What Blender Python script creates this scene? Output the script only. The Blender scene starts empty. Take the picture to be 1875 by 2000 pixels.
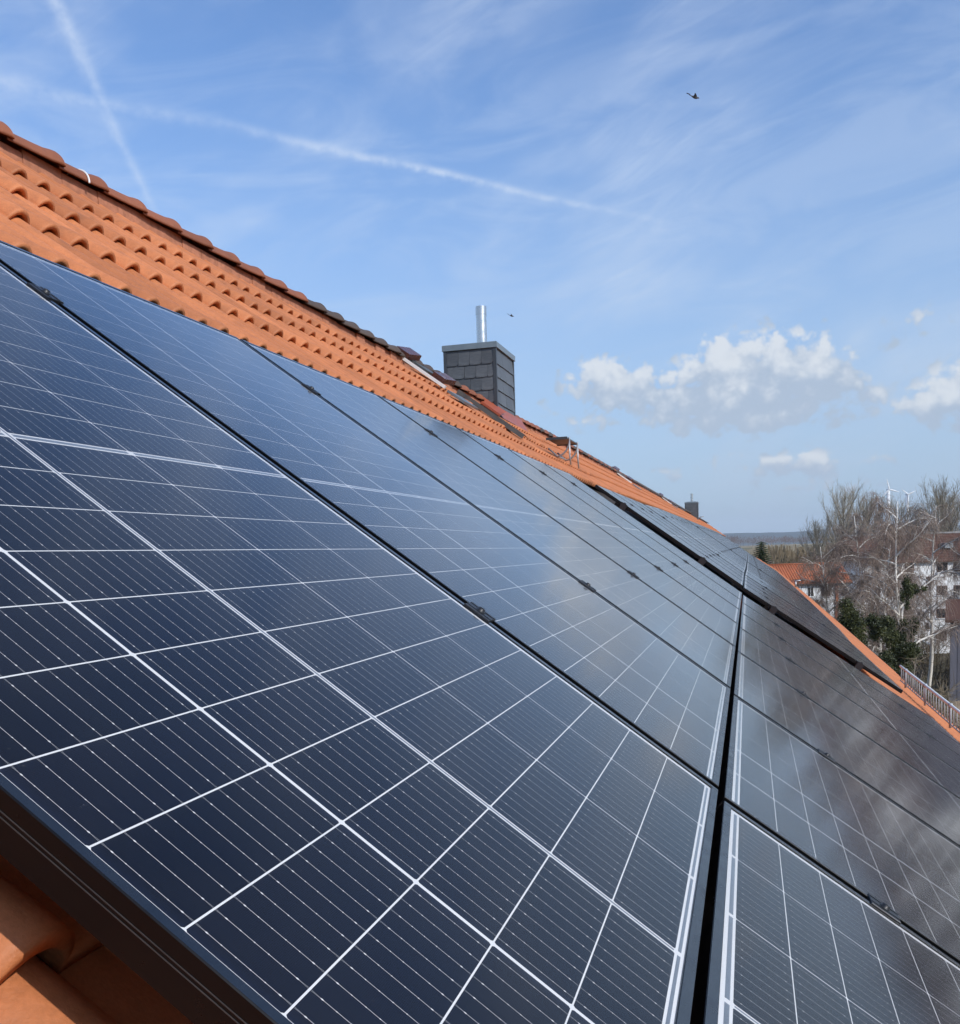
import bpy, math, random
from mathutils import Vector, Matrix, noise as mnoise

random.seed(7)
R = math.radians
scene = bpy.context.scene
COL = scene.collection

# ------------------------------------------------------------------ camera, sky, sun, exposure
CAM = Vector((-0.44098, -0.75272, -0.14252))
RIGHT = Vector((0.26668175, -0.96326313, -0.03170162))
DOWN = Vector((-0.09304, 0.00700874, -0.9956377))
FWD = Vector((0.95928328, 0.26846792, -0.0877529))
FPX, CX, CY = 1880.0, 937.5, 1250.0          # measured in the photograph's own 1875 x 2000 pixels

cam_data = bpy.data.cameras.new('camera')
cam = bpy.data.objects.new('camera', cam_data)
COL.objects.link(cam)
cam.matrix_world = Matrix(((RIGHT.x, -DOWN.x, -FWD.x, CAM.x), (RIGHT.y, -DOWN.y, -FWD.y, CAM.y),
                           (RIGHT.z, -DOWN.z, -FWD.z, CAM.z), (0, 0, 0, 1)))
cam_data.sensor_fit = 'HORIZONTAL'
cam_data.sensor_width = 36.0
cam_data.lens = 36.0 * FPX / 1875.0
cam_data.shift_y = 250.0 / 1875.0
cam_data.clip_start = 0.02
cam_data.clip_end = 60000
scene.camera = cam

SUN = Vector((-0.435, -0.70, 0.56)).normalized()     # towards the sun: behind the camera, over the downslope side
SUN_EL = math.asin(SUN.z)
SUN_ROT = math.atan2(SUN.x, SUN.y)
sun_data = bpy.data.lights.new('sun', 'SUN')
sun_data.energy = 2.2
sun_data.angle = R(0.53)
sun_data.color = (1.0, 0.95, 0.88)
sun = bpy.data.objects.new('sun', sun_data)
sun.rotation_euler = SUN.to_track_quat('Z', 'Y').to_euler()
COL.objects.link(sun)

vs = scene.view_settings
scene.display_settings.display_device = 'sRGB'
vs.view_transform = 'Standard'
vs.look = 'None'
vs.exposure = 0.7
vs.gamma = 1.0
vs.use_curve_mapping = False
scene.render.engine = 'CYCLES'
scene.cycles.use_denoising = True
scene.cycles.max_bounces = 5
scene.cycles.diffuse_bounces = 3
scene.cycles.glossy_bounces = 3
scene.cycles.transparent_max_bounces = 8
scene.cycles.use_adaptive_sampling = True
scene.cycles.adaptive_threshold = 0.02
scene.cycles.volume_bounces = 0
scene.cycles.caustics_reflective = False
scene.cycles.caustics_refractive = False
scene.cycles.sample_clamp_indirect = 6.0
SKY_STRENGTH = 0.15


def pxd(x, y, depth):
    """the point seen at photo pixel (x, y) at that depth along the view axis"""
    return CAM + (FWD + RIGHT * ((x - CX) / FPX) + DOWN * ((y - CY) / FPX)) * depth


def azel(x, y):
    d = (pxd(x, y, 1.0) - CAM).normalized()
    return math.atan2(d.y, d.x), math.asin(d.z)


# ------------------------------------------------------------------ node helpers
class NT:
    def __init__(self, tree):
        self.t = tree
        self.n = tree.nodes
        self.l = tree.links

    def node(self, typ, **kw):
        nd = self.n.new(typ)
        for k, v in kw.items():
            setattr(nd, k, v)
        return nd

    def put(self, sock, v):
        if v is None:
            return
        if isinstance(v, bpy.types.NodeSocket):
            self.l.new(v, sock)
        elif isinstance(v, (tuple, list)) and sock.type == 'RGBA' and len(v) == 3:
            sock.default_value = (*v, 1.0)
        else:
            sock.default_value = v

    def m(self, op, a, b=None, c=None, clamp=False):
        nd = self.node('ShaderNodeMath', operation=op, use_clamp=clamp)
        for i, v in enumerate((a, b, c)):
            self.put(nd.inputs[i], v)
        return nd.outputs[0]

    def vm(self, op, a, b=None, s=None):
        nd = self.node('ShaderNodeVectorMath', operation=op)
        self.put(nd.inputs[0], a)
        self.put(nd.inputs[1], b)
        if s is not None:
            self.put(nd.inputs['Scale'], s)
        return nd.outputs['Value'] if op in ('LENGTH', 'DISTANCE', 'DOT_PRODUCT') else nd.outputs[0]

    def ss(self, x, e0, e1):
        nd = self.node('ShaderNodeMapRange', interpolation_type='SMOOTHSTEP')
        self.put(nd.inputs['Value'], x)
        self.put(nd.inputs['From Min'], e0)
        self.put(nd.inputs['From Max'], e1)
        return nd.outputs[0]

    def lin(self, x, e0, e1, a, b):
        nd = self.node('ShaderNodeMapRange')
        self.put(nd.inputs['Value'], x)
        for k, v in (('From Min', e0), ('From Max', e1), ('To Min', a), ('To Max', b)):
            self.put(nd.inputs[k], v)
        return nd.outputs[0]

    def mix(self, f, a, b):
        nd = self.node('ShaderNodeMix', data_type='RGBA')
        self.put(nd.inputs[0], f)
        self.put(nd.inputs[6], a)
        self.put(nd.inputs[7], b)
        return nd.outputs[2]

    def noise(self, vec, scale, detail=4, rough=0.55, dist=0.0, out='Fac', dims='3D'):
        nd = self.node('ShaderNodeTexNoise', noise_dimensions=dims)
        self.put(nd.inputs['Vector'], vec)
        nd.inputs['Scale'].default_value = scale
        nd.inputs['Detail'].default_value = detail
        nd.inputs['Roughness'].default_value = rough
        nd.inputs['Distortion'].default_value = dist
        return nd.outputs[0] if out == 'Fac' else nd.outputs[1]

    def xyz(self, x, y, z=0.0):
        nd = self.node('ShaderNodeCombineXYZ')
        for i, v in enumerate((x, y, z)):
            self.put(nd.inputs[i], v)
        return nd.outputs[0]

    def sep(self, v):
        nd = self.node('ShaderNodeSeparateXYZ')
        self.put(nd.inputs[0], v)
        return nd.outputs


def new_mat(name):
    mat = bpy.data.materials.new(name)
    mat.use_nodes = True
    mat.node_tree.nodes.clear()
    g = NT(mat.node_tree)
    out = g.node('ShaderNodeOutputMaterial')
    return mat, g, out


def pbsdf(g, out, color, rough=0.6, spec=0.5, metal=0.0, normal=None):
    b = g.node('ShaderNodeBsdfPrincipled')
    g.put(b.inputs['Base Color'], color)
    g.put(b.inputs['Roughness'], rough)
    g.put(b.inputs['Specular IOR Level'], spec)
    g.put(b.inputs['Metallic'], metal)
    if normal is not None:
        g.l.new(normal, b.inputs['Normal'])
    g.l.new(b.outputs[0], out.inputs['Surface'])
    return b


def bump(g, height, strength=0.3, dist=0.01):
    nd = g.node('ShaderNodeBump')
    nd.inputs['Strength'].default_value = strength
    nd.inputs['Distance'].default_value = dist
    g.l.new(height, nd.inputs['Height'])
    return nd.outputs[0]


def simple(name, color, rough=0.6, spec=0.5, metal=0.0, var=0.15, scale=6.0, bstr=0.0, stretch=None):
    """a plain material with some unevenness of its own"""
    mat, g, out = new_mat(name)
    tc = g.node('ShaderNodeTexCoord').outputs['Object']
    if stretch:
        tc = g.vm('MULTIPLY', tc, stretch)
    n = g.noise(tc, scale, 5, 0.6)
    f = g.m('MULTIPLY', g.lin(n, 0.25, 0.75, 1 - var, 1 + var), g.lin(g.node('ShaderNodeObjectInfo').outputs['Random'], 0, 1, 1 - .6 * var, 1 + .6 * var))
    c = g.vm('SCALE', g.xyz(*color), s=f)
    pbsdf(g, out, c, g.lin(n, 0.3, 0.7, max(0.02, rough - 0.08), min(1, rough + 0.08)), spec, metal,
          bump(g, n, bstr, 0.01) if bstr else None)
    return mat


# ------------------------------------------------------------------ world: Nishita sky with cirrus, contrails and low cumulus
world = bpy.data.worlds.new('World')
scene.world = world
world.use_nodes = True
world.node_tree.nodes.clear()


def build_world():
    g = NT(world.node_tree)
    out = g.node('ShaderNodeOutputWorld')
    bg = g.node('ShaderNodeBackground')
    sky = g.node('ShaderNodeTexSky', sky_type='NISHITA')
    sky.sun_disc = False
    sky.sun_elevation = SUN_EL
    sky.sun_rotation = SUN_ROT
    sky.altitude = 100
    sky.air_density = 1.0
    sky.dust_density = 1.0
    sky.ozone_density = 1.6
    d = g.node('ShaderNodeTexCoord').outputs['Generated']
    s = g.sep(d)
    az = g.m('ARCTAN2', s[1], s[0])
    el = g.m('ARCSINE', s[2])
    p = g.xyz(az, el, 0.0)
    color = g.vm('MULTIPLY', sky.outputs[0], (0.505, 0.65, 0.825))
    K = 1.0 / SKY_STRENGTH
    # thin high veil and wisps of cirrus, everywhere
    q = g.xyz(g.m('MULTIPLY_ADD', el, -0.55, g.m('MULTIPLY', az, 0.85)), g.m('MULTIPLY_ADD', el, 2.3, g.m('MULTIPLY', az, 1.0)), 0.0)
    c1 = g.noise(q, 3.1, 4, 0.55, 0.25, dims='2D')
    c2 = g.noise(g.vm('MULTIPLY', q, (1.0, 1.7, 1.0)), 8.0, 6, 0.62, 0.6, dims='2D')
    cir = g.m('MULTIPLY', g.ss(c1, 0.42, 0.80), g.lin(c2, 0.3, 0.72, 0.25, 1.15))
    veil = g.m('ADD', g.m('MULTIPLY', cir, g.lin(el, .12, .62, 0.55, 0.20)), g.lin(c1, 0.3, 0.7, 0.0, 0.035))
    c3 = g.noise(g.xyz(g.m('MULTIPLY_ADD', el, .9, g.m('MULTIPLY', az, 1.5)), g.m('MULTIPLY_ADD', az, .35, g.m('MULTIPLY', el, 5.0)), 0.0), 3.4, 6, 0.6, 0.5, dims='2D')
    band = g.m('MULTIPLY', g.ss(el, .05, .16), g.ss(el, .62, .34))
    veil = g.m('MULTIPLY_ADD', g.m('MULTIPLY', g.ss(c3, .40, .72), band), 0.20, veil)
    # contrails
    wn = g.noise(p, 55.0, 3, 0.6, 0, dims='2D')
    pj = g.vm('ADD', p, g.xyz(g.lin(c2, 0, 1, -.003, .003), g.lin(wn, 0, 1, -.0018, .0018), 0.0))

    def seg(a, b, w0, w1, a0, a1):
        A = Vector((*azel(*a), 0)); B = Vector((*azel(*b), 0))
        ab = B - A
        t = g.m('DIVIDE', g.vm('DOT_PRODUCT', g.vm('SUBTRACT', pj, tuple(A)), tuple(ab)), ab.length_squared)
        tc = g.m('MINIMUM', g.m('MAXIMUM', t, 0.0), 1.0)
        dd = g.vm('DISTANCE', pj, g.vm('ADD', g.vm('SCALE', tuple(ab), s=tc), tuple(A)))
        r = g.m('DIVIDE', dd, g.m('MULTIPLY_ADD', tc, (w1 - w0) / FPX, w0 / FPX))
        return g.m('MULTIPLY', g.m('POWER', 0.3679, g.m('MULTIPLY', r, r)), g.m('MULTIPLY_ADD', tc, a1 - a0, a0))
    tr = None
    for args in (((85, -50), (188, 172), 14, 11, .30, .28), ((188, 172), (314, 436), 11, 6, .28, .16),
                 ((-120, 132), (430, 238), 11, 10, .22, .16), ((430, 238), (860, 335), 9, 6.5, .14, .48),
                 ((860, 335), (1290, 430), 6.5, 5, .48, .06)):
        sg = seg(*args)
        tr = sg if tr is None else g.m('MAXIMUM', tr, sg)
    tr = g.m('MULTIPLY', tr, g.lin(wn, 0.3, 0.65, 0.45, 1.2))
    veil = g.m('ADD', veil, tr)
    WHITE = tuple(v * K for v in (0.50, 0.555, 0.64))
    color = g.mix(g.m('MINIMUM', veil, 0.9), color, WHITE)
    # pale air low over the horizon
    low = g.m('MULTIPLY', g.ss(el, 0.52, -0.02), 0.80)
    color = g.mix(low, color, tuple(v * K for v in (0.268, 0.346, 0.452)))
    # low cumulus: soft blobs broken up by noise, bright on their upper sides
    fine = g.noise(g.vm('MULTIPLY', p, (1.0, 1.2, 1.0)), 34.0, 7, 0.58, 0, dims='2D')
    warp = g.noise(p, 24.0, 2, 0.5, 0, 'Color', dims='2D')
    pw = g.vm('ADD', p, g.vm('SCALE', g.vm('SUBTRACT', warp, (0.5, 0.5, 0.5)), s=0.020))
    blobs = [(1160, 742, 58, 44, .85), (1240, 765, 74, 46, .95), (1318, 792, 46, 26, .5), (1405, 722, 66, 66, 1.1),
             (1450, 772, 84, 48, .9), (1548, 712, 68, 62, 1.1), (1622, 742, 66, 48, .9), (1700, 765, 36, 34, .45),
             (1865, 765, 62, 54, .95), (1820, 805, 60, 30, .6), (1578, 905, 36, 28, 1.05), (1500, 912, 34, 20, .9),
             (1790, 626, 62, 28, .56), (1055, 812, 48, 26, .56), (1145, 838, 44, 18, .56), (1330, 828, 80, 20, .56),
             (1540, 825, 130, 20, .56), (1440, 893, 46, 14, .56), (1700, 900, 90, 20, .56), (1300, 925, 120, 18, .54), (1600, 955, 140, 14, .50)]
    tot = None
    up = None
    for (x, y, rx, ry, wgt) in blobs:
        a, e = azel(x, y)
        kx, ky = FPX / rx * .9, FPX / ry * .9
        nd = g.node('ShaderNodeVectorMath', operation='MULTIPLY_ADD')
        g.l.new(pw, nd.inputs[0]); nd.inputs[1].default_value = (kx, ky, 0); nd.inputs[2].default_value = (-a * kx, -e * ky, 0)
        dv = nd.outputs[0]
        gs = g.m('POWER', 0.3679, g.vm('DOT_PRODUCT', dv, dv))
        hi = g.m('MULTIPLY', gs, g.vm('DOT_PRODUCT', dv, (.25 * wgt, 1.0 * wgt, 0)))
        tot = g.m('MULTIPLY', gs, wgt) if tot is None else g.m('MULTIPLY_ADD', gs, wgt, tot)
        up = hi if up is None else g.m('ADD', up, hi)
    # the same belt of cumulus goes on round the rest of the horizon
    belt = g.m('MULTIPLY', g.ss(el, 0.02, 0.08), g.ss(el, 0.24, 0.14))
    away = g.m('SUBTRACT', 1.0, g.m('MULTIPLY', g.ss(az, -0.30, -0.22), g.ss(az, 0.85, 0.7)))
    big = g.noise(g.vm('MULTIPLY', p, (1.0, 1.9, 1.0)), 6.0, 1, 0.5, 0, dims='2D')
    bl = g.m('MULTIPLY', g.m('MULTIPLY', belt, away), g.ss(big, 0.52, 0.68))
    tot = g.m('ADD', tot, bl)
    up = g.m('MULTIPLY_ADD', bl, g.lin(el, .06, .18, -.6, .8), up)
    vo = g.node('ShaderNodeTexVoronoi', voronoi_dimensions='2D', feature='SMOOTH_F1')
    g.put(vo.inputs['Vector'], g.vm('MULTIPLY', pw, (1.0, 1.15, 1.0)))
    vo.inputs['Scale'].default_value = 46.0
    vo.inputs['Detail'].default_value = 2.0
    vo.inputs['Roughness'].default_value = 0.5
    vo.inputs['Smoothness'].default_value = 0.35
    lobe = g.m('SUBTRACT', 0.42, vo.outputs['Distance'])
    fine = g.m('MULTIPLY_ADD', lobe, 0.42, fine)
    dens = g.m('MULTIPLY', g.m('MULTIPLY_ADD', g.m('SUBTRACT', fine, 0.5), 1.75, tot), g.ss(tot, 0.04, 0.30))
    alpha = g.m('MULTIPLY', g.ss(dens, 0.20, 0.66), 0.86)
    rel = g.m('DIVIDE', up, g.m('ADD', tot, 0.05))
    lit = g.ss(g.m('MULTIPLY_ADD', g.m('SUBTRACT', fine, 0.5), 2.0, rel), -0.75, 0.60)
    lit = g.m('MULTIPLY', lit, g.ss(tot, 0.28, 0.72))
    ccol = g.mix(lit, tuple(v * K for v in (0.28, 0.335, 0.415)), tuple(v * K for v in (0.50, 0.52, 0.54)))
    color = g.mix(alpha, color, ccol)
    g.l.new(color, bg.inputs['Color'])
    bg.inputs['Strength'].default_value = SKY_STRENGTH
    g.l.new(bg.outputs[0], out.inputs['Surface'])
    world.cycles.sampling_method = 'MANUAL'
    world.cycles.sample_map_resolution = 256


build_world()

# ------------------------------------------------------------------ mesh helpers
ME = {}


class MB:
    """collects shapes that become ONE mesh"""
    def __init__(self):
        self.v, self.f, self.uv = [], [], None

    def face(self, pts):
        k = len(self.v)
        self.v += [tuple(p) for p in pts]
        self.f.append(tuple(range(k, k + len(pts))))

    def box(self, x0, x1, y0, y1, z0, z1, M=None, ch=0.0):
        k = len(self.v)
        if ch:
            ring = []
            for (z, c) in ((z0, 0), (z1 - ch, 0), (z1, ch)):
                ring += [(x0 + c, y0 + c, z), (x1 - c, y0 + c, z), (x1 - c, y1 - c, z), (x0 + c, y1 - c, z)]
            f = [(3, 2, 1, 0), (8, 9, 10, 11)]
            for r in (0, 4):
                for i in range(4):
                    j = (i + 1) % 4
                    f.append((r + i, r + j, r + 4 + j, r + 4 + i))
        else:
            ring = [(x0, y0, z0), (x1, y0, z0), (x1, y1, z0), (x0, y1, z0), (x0, y0, z1), (x1, y0, z1), (x1, y1, z1), (x0, y1, z1)]
            f = [(3, 2, 1, 0), (4, 5, 6, 7), (0, 1, 5, 4), (1, 2, 6, 5), (2, 3, 7, 6), (3, 0, 4, 7)]
        self.v += [tuple(M @ Vector(p)) if M else p for p in ring]
        self.f += [tuple(k + i for i in q) for q in f]

    def tube(self, pts, rad, n=8, caps=True):
        pts = [Vector(p) for p in pts]
        k = len(self.v)
        up = None
        for i, p in enumerate(pts):
            a = pts[max(i - 1, 0)]; b = pts[min(i + 1, len(pts) - 1)]
            t = (b - a)
            t = t.normalized() if t.length > 1e-9 else Vector((0, 0, 1))
            if up is None:
                up = Vector((0, 0, 1)) if abs(t.z) < 0.9 else Vector((1, 0, 0))
            s = t.cross(up)
            s = s.normalized() if s.length > 1e-6 else Vector((1, 0, 0))
            up = s.cross(t).normalized()
            r = rad[i] if isinstance(rad, (list, tuple)) else rad
            for j in range(n):
                a_ = 2 * math.pi * j / n
                self.v.append(tuple(p + (s * math.cos(a_) + up * math.sin(a_)) * r))
        for i in range(len(pts) - 1):
            for j in range(n):
                j2 = (j + 1) % n
                self.f.append((k + i * n + j, k + i * n + j2, k + (i + 1) * n + j2, k + (i + 1) * n + j))
        if caps:
            self.f.append(tuple(k + j for j in range(n))[::-1])
            e = k + (len(pts) - 1) * n
            self.f.append(tuple(e + j for j in range(n)))

    def lathe(self, prof, c=(0, 0, 0), n=24):
        self.tube([(c[0], c[1], c[2] + z) for (r, z) in prof], [r for (r, z) in prof], n)

    def add(self, verts, faces, M=None):
        k = len(self.v)
        self.v += [tuple(M @ Vector(p)) for p in verts] if M else [tuple(p) for p in verts]
        self.f += [tuple(k + i for i in q) for q in faces]

    def mesh(self, name, mat, smooth=False):
        me = bpy.data.meshes.new(name)
        me.from_pydata(self.v, [], self.f)
        me.update()
        if mat:
            me.materials.append(mat)
        if smooth:
            me.polygons.foreach_set('use_smooth', [True] * len(me.polygons))
        return me

    def build(self, name, mat, parent=None, smooth=False, M=None):
        return place(name, self.mesh(name, mat, smooth), parent, M)


def place(name, me, parent=None, M=None):
    o = bpy.data.objects.new(name, me)
    COL.objects.link(o)
    if parent is not None:
        o.parent = parent
    if M is not None:
        o.matrix_local = M
    return o


def tag(o, label=None, cat=None, group=None, kind=None):
    for k, v in (('label', label), ('category', cat), ('group', group), ('kind', kind)):
        if v:
            o[k] = v
    return o


def empty(name, M, label, cat, group=None):
    o = bpy.data.objects.new(name, None)
    o.empty_display_size = 0.2
    COL.objects.link(o)
    o.matrix_world = M if isinstance(M, Matrix) else Matrix.Translation(M)
    return tag(o, label, cat, group)


# ------------------------------------------------------------------ the roof's own coordinates: u along the ridge, s down the slope, h off the slope
PITCH = R(36.5)
CP, SP = math.cos(PITCH), math.sin(PITCH)
AX = [(-5, 0), (14, 0), (16, .028), (25, .055), (42, .09), (90, .12)]


def lift(u, s):
    a = 0.0
    for (u0, a0), (u1, a1) in zip(AX, AX[1:]):
        if u0 <= u <= u1:
            a = a0 + (a1 - a0) * (u - u0) / (u1 - u0)
    if u > 90:
        a = .12
    return a + .0118 * max(0.0, s - .6) ** 2


def W(u, s, h=0.0, flat=False):
    h += 0 if flat else lift(u, s)
    return Vector((u, -s * CP - h * SP, -s * SP + h * CP))


def frame_at(u, s, h=0.0):
    """local x along the ridge, y up the slope, z off the slope"""
    e = .05
    du = ((W(u + e, s, h) - W(u - e, s, h))).normalized()
    dv = ((W(u, s - e, h) - W(u, s + e, h))).normalized()
    n = du.cross(dv).normalized()
    dv = n.cross(du)
    p = W(u, s, h)
    return Matrix(((du.x, dv.x, n.x, p.x), (du.y, dv.y, n.y, p.y), (du.z, dv.z, n.z, p.z), (0, 0, 0, 1)))


# ------------------------------------------------------------------ materials
def mat_clay(name, base, age=0.0, world=False):
    mat, g, out = new_mat(name)
    tcn = g.node('ShaderNodeTexCoord')
    geo = g.node('ShaderNodeNewGeometry').outputs['Position']
    rnd = g.node('ShaderNodeObjectInfo').outputs['Random']
    n1 = g.noise(geo, 2.3, 4, 0.6)
    n2 = g.noise(geo, 38.0, 5, 0.65)
    n3 = g.noise(geo, 210.0, 3, 0.6)
    f = g.m('MULTIPLY', g.lin(n1, 0.3, 0.7, 0.88, 1.08), g.m('MULTIPLY', g.lin(n2, 0.3, 0.7, 0.90, 1.07), g.lin(n3, 0.3, 0.7, 0.90, 1.08)))
    if not world:
        f = g.m('MULTIPLY', f, g.lin(rnd, 0, 1, 0.80, 1.08))
    c = g.vm('SCALE', g.xyz(*base), s=f)
    # grey-green lichen specks and dark weathering
    sp = g.ss(g.noise(geo, 55.0, 3, 0.7), 0.665, 0.73)
    c = g.mix(g.m('MULTIPLY', sp, 0.28 + age * .3), c, (0.22, 0.20, 0.15))
    dk = g.ss(g.noise(geo, 7.0, 5, 0.7), 0.50, 0.72)
    c = g.mix(g.m('MULTIPLY', dk, 0.26 + 0.65 * age), c, (0.10, 0.062, 0.042))
    hgt = g.m('ADD', g.m('MULTIPLY', n3, 0.4), n2)
    pbsdf(g, out, c, g.lin(n2, 0.3, 0.7, 0.52, 0.70), 0.35, 0, bump(g, hgt, 0.38, 0.004))
    return mat


TILE = mat_clay('clay_tile', (0.545, 0.192, 0.074))
RIDGE = mat_clay('ridge_clay', (0.31, 0.108, 0.052), 0.08)
RIDGE_OLD = mat_clay('ridge_clay_weathered', (0.105, 0.074, 0.055), 0.75)
TILE_FAR = mat_clay('clay_tile_field', (0.545, 0.192, 0.074), 0.0, True)


def mat_cell():
    mat, g, out = new_mat('solar_cell')
    uv = g.sep(g.node('ShaderNodeUVMap').outputs[0])
    u, v = uv[0], uv[1]
    du = g.m('ABSOLUTE', g.m('SUBTRACT', g.m('FRACT', g.m('MULTIPLY', u, 10.0)), 0.5))
    xm = g.m('MULTIPLY', du, 0.0205)
    edge = g.m('ABSOLUTE', g.m('SUBTRACT', v, 0.5))
    wire = g.m('LESS_THAN', xm, 0.00022)
    wire = g.m('MULTIPLY', wire, g.lin(g.m('GREATER_THAN', edge, 0.40), 0, 1, 1.0, 0.0))
    fork = g.m('LESS_THAN', g.m('ABSOLUTE', g.m('SUBTRACT', xm, g.m('MULTIPLY', g.m('SUBTRACT', edge, 0.385), 0.0045))), 0.00014)
    fork = g.m('MULTIPLY', g.m('MULTIPLY', fork, g.m('GREATER_THAN', edge, 0.385)), 0.6)
    w = g.m('SUBTRACT', g.m('FRACT', g.m('ADD', g.m('DIVIDE', g.m('SUBTRACT', v, 0.12), 0.152), 0.5)), 0.5)
    ym = g.m('MULTIPLY', g.m('ABSOLUTE', w), 0.152 * 0.0694)
    big = g.m('GREATER_THAN', edge, 0.33)
    kx = g.lin(big, 0, 1, 0.00042, 0.00058)
    ky = g.lin(big, 0, 1, 0.00062, 0.00115)
    a = g.m('DIVIDE', xm, kx)
    b = g.m('DIVIDE', ym, ky)
    dot = g.m('LESS_THAN', g.m('ADD', g.m('MULTIPLY', a, a), g.m('MULTIPLY', b, b)), 1.0)
    dot = g.m('MULTIPLY', dot, g.m('LESS_THAN', edge, 0.42))
    fing = g.m('LESS_THAN', g.m('FRACT', g.m('MULTIPLY', v, 56.0)), 0.30)
    rnd = g.node('ShaderNodeObjectInfo').outputs['Random']
    tone = g.lin(rnd, 0, 1, 0.86, 1.16)
    base = g.mix(fing, (0.0030, 0.0036, 0.0085), (0.0085, 0.0098, 0.020))
    base = g.vm('SCALE', base, s=tone)
    rimx = g.ss(g.m('ABSOLUTE', g.m('SUBTRACT', u, 0.5)), 0.46, 0.5)
    base = g.mix(g.m('MULTIPLY', rimx, 0.3), base, (0.008, 0.014, 0.04))
    met = g.m('MAXIMUM', g.m('MAXIMUM', wire, dot), fork)
    col = g.mix(met, base, g.mix(dot, (0.52, 0.52, 0.53), (0.70, 0.70, 0.70)))
    pbsdf(g, out, col, 0.5, 0.15)
    return mat


CELL = mat_cell()
BACKSHEET = simple('backsheet', (0.78, 0.79, 0.80), 0.7, 0.2, 0, 0.03, 12)
RIBBON = simple('bus_ribbon', (0.20, 0.235, 0.28), 0.45, 0.5, 0.2, 0.12, 60)


def mat_glass():
    mat, g, out = new_mat('panel_glass')
    tr = g.node('ShaderNodeBsdfTransparent')
    gl = g.node('ShaderNodeBsdfGlossy')
    gl.inputs['Roughness'].default_value = 0.085
    geo = g.node('ShaderNodeNewGeometry').outputs['Position']
    n = g.noise(geo, 3.0, 4, 0.6)
    g.put(gl.inputs['Roughness'], g.lin(n, 0.3, 0.7, 0.095, 0.13))
    fr = g.node('ShaderNodeFresnel')
    fr.inputs['IOR'].default_value = 1.48
    # thin dust film: a little of the light scatters back
    df = g.node('ShaderNodeBsdfDiffuse')
    df.inputs['Color'].default_value = (0.5, 0.48, 0.45, 1)
    spots = g.ss(g.noise(geo, 330.0, 2, 0.5), 0.745, 0.765)
    dust = g.m('ADD', g.m('MULTIPLY', spots, 0.10), g.lin(g.noise(geo, 9.0, 4, 0.6), 0.35, 0.7, 0.002, 0.010))
    m0 = g.node('ShaderNodeMixShader')
    g.put(m0.inputs[0], dust)
    g.l.new(tr.outputs[0], m0.inputs[1])
    g.l.new(df.outputs[0], m0.inputs[2])
    m1 = g.node('ShaderNodeMixShader')
    g.put(m1.inputs[0], g.m('MINIMUM', g.m('MULTIPLY', g.m('POWER', fr.outputs[0], 1.28), 1.72), 0.72))
    g.l.new(m0.outputs[0], m1.inputs[1])
    g.l.new(gl.outputs[0], m1.inputs[2])
    g.l.new(m1.outputs[0], out.inputs['Surface'])
    return mat


GLASS = mat_glass()


def mat_frame():
    mat, g, out = new_mat('black_anodised')
    geo = g.node('ShaderNodeNewGeometry').outputs['Position']
    n = g.noise(geo, 30.0, 5, 0.65)
    sc = g.ss(g.noise(g.vm('MULTIPLY', geo, (4.0, 1.0, 1.0)), 70.0, 2, 0.5), 0.70, 0.74)
    c = g.mix(g.m('MULTIPLY', sc, 0.25), (0.0035, 0.0035, 0.004), (0.07, 0.07, 0.08))
    b = pbsdf(g, out, c, g.lin(n, 0.3, 0.7, 0.26, 0.38), 0.25)
    return mat


FRAME = mat_frame()
CLAMP = simple('clamp_black', (0.018, 0.018, 0.020), 0.38, 0.5, 0, 0.2, 60)
SLATE = simple('slate', (0.088, 0.091, 0.094), 0.42, 0.5, 0, 0.32, 9, 0.25, (1, 1, 3.5))
ZINC = simple('zinc_sheet', (0.215, 0.25, 0.265), 0.38, 0.5, 0.35, 0.14, 7)
DARKTRIM = simple('dark_sheet', (0.055, 0.058, 0.062), 0.4, 0.5, 0.2, 0.15, 8)
STEEL = simple('stainless', (0.66, 0.65, 0.63), 0.30, 0.5, 1.0, 0.05, 14)
REDSHEET = simple('red_sheet_metal', (0.33, 0.085, 0.045), 0.42, 0.5, 0, 0.2, 8)
BROWNSHEET = simple('brown_sheet_metal', (0.085, 0.032, 0.024), 0.28, 0.5, 0, 0.2, 8)
LEAD = simple('lead_flashing', (0.10, 0.105, 0.10), 0.5, 0.5, 0.2, 0.25, 9)
WHITEPAINT = simple('white_paint', (0.78, 0.78, 0.76), 0.5, 0.4, 0, 0.06, 8)
GALV = simple('galvanised', (0.42, 0.43, 0.44), 0.42, 0.5, 0.6, 0.2, 25)
RAILPAINT = simple('railing_metal', (0.36, 0.37, 0.39), 0.5, 0.4, 0.0, 0.15, 25)
RENDER_WALL = simple('house_render', (0.62, 0.60, 0.55), 0.9, 0.1, 0, 0.08, 1.5)
DECK = simple('roof_underlay', (0.05, 0.042, 0.038), 0.9, 0.1, 0, 0.1, 3)

# ------------------------------------------------------------------ the house that carries the roof
U0, U1 = -3.0, 88.0
GROUND_Z = -13.8
house = empty('row_house', Vector((0, 0, GROUND_Z)), 'long row house under an orange clay tile roof, solar panels on its slope', 'house')
hz = GROUND_Z


def hpart(mb, name, mat, smooth=False):
    o = mb.build(name, mat, None, smooth)
    o.parent = house
    o.matrix_parent_inverse = house.matrix_world.inverted()
    return o


def wait_update():
    bpy.context.view_layer.update()


wait_update()
# roof: the underlay carries the tiles
mb = MB()
us = [U0 + i * (U1 - U0) / 60 for i in range(61)]
ss_ = [-3.34 + j * (3.80 + 3.34) / 24 for j in range(25)]


def base_h(s):
    """height of the tile rolls' tops against the panel plane"""
    return -.078 - .004 * (s + 1.365) / .463


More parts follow.
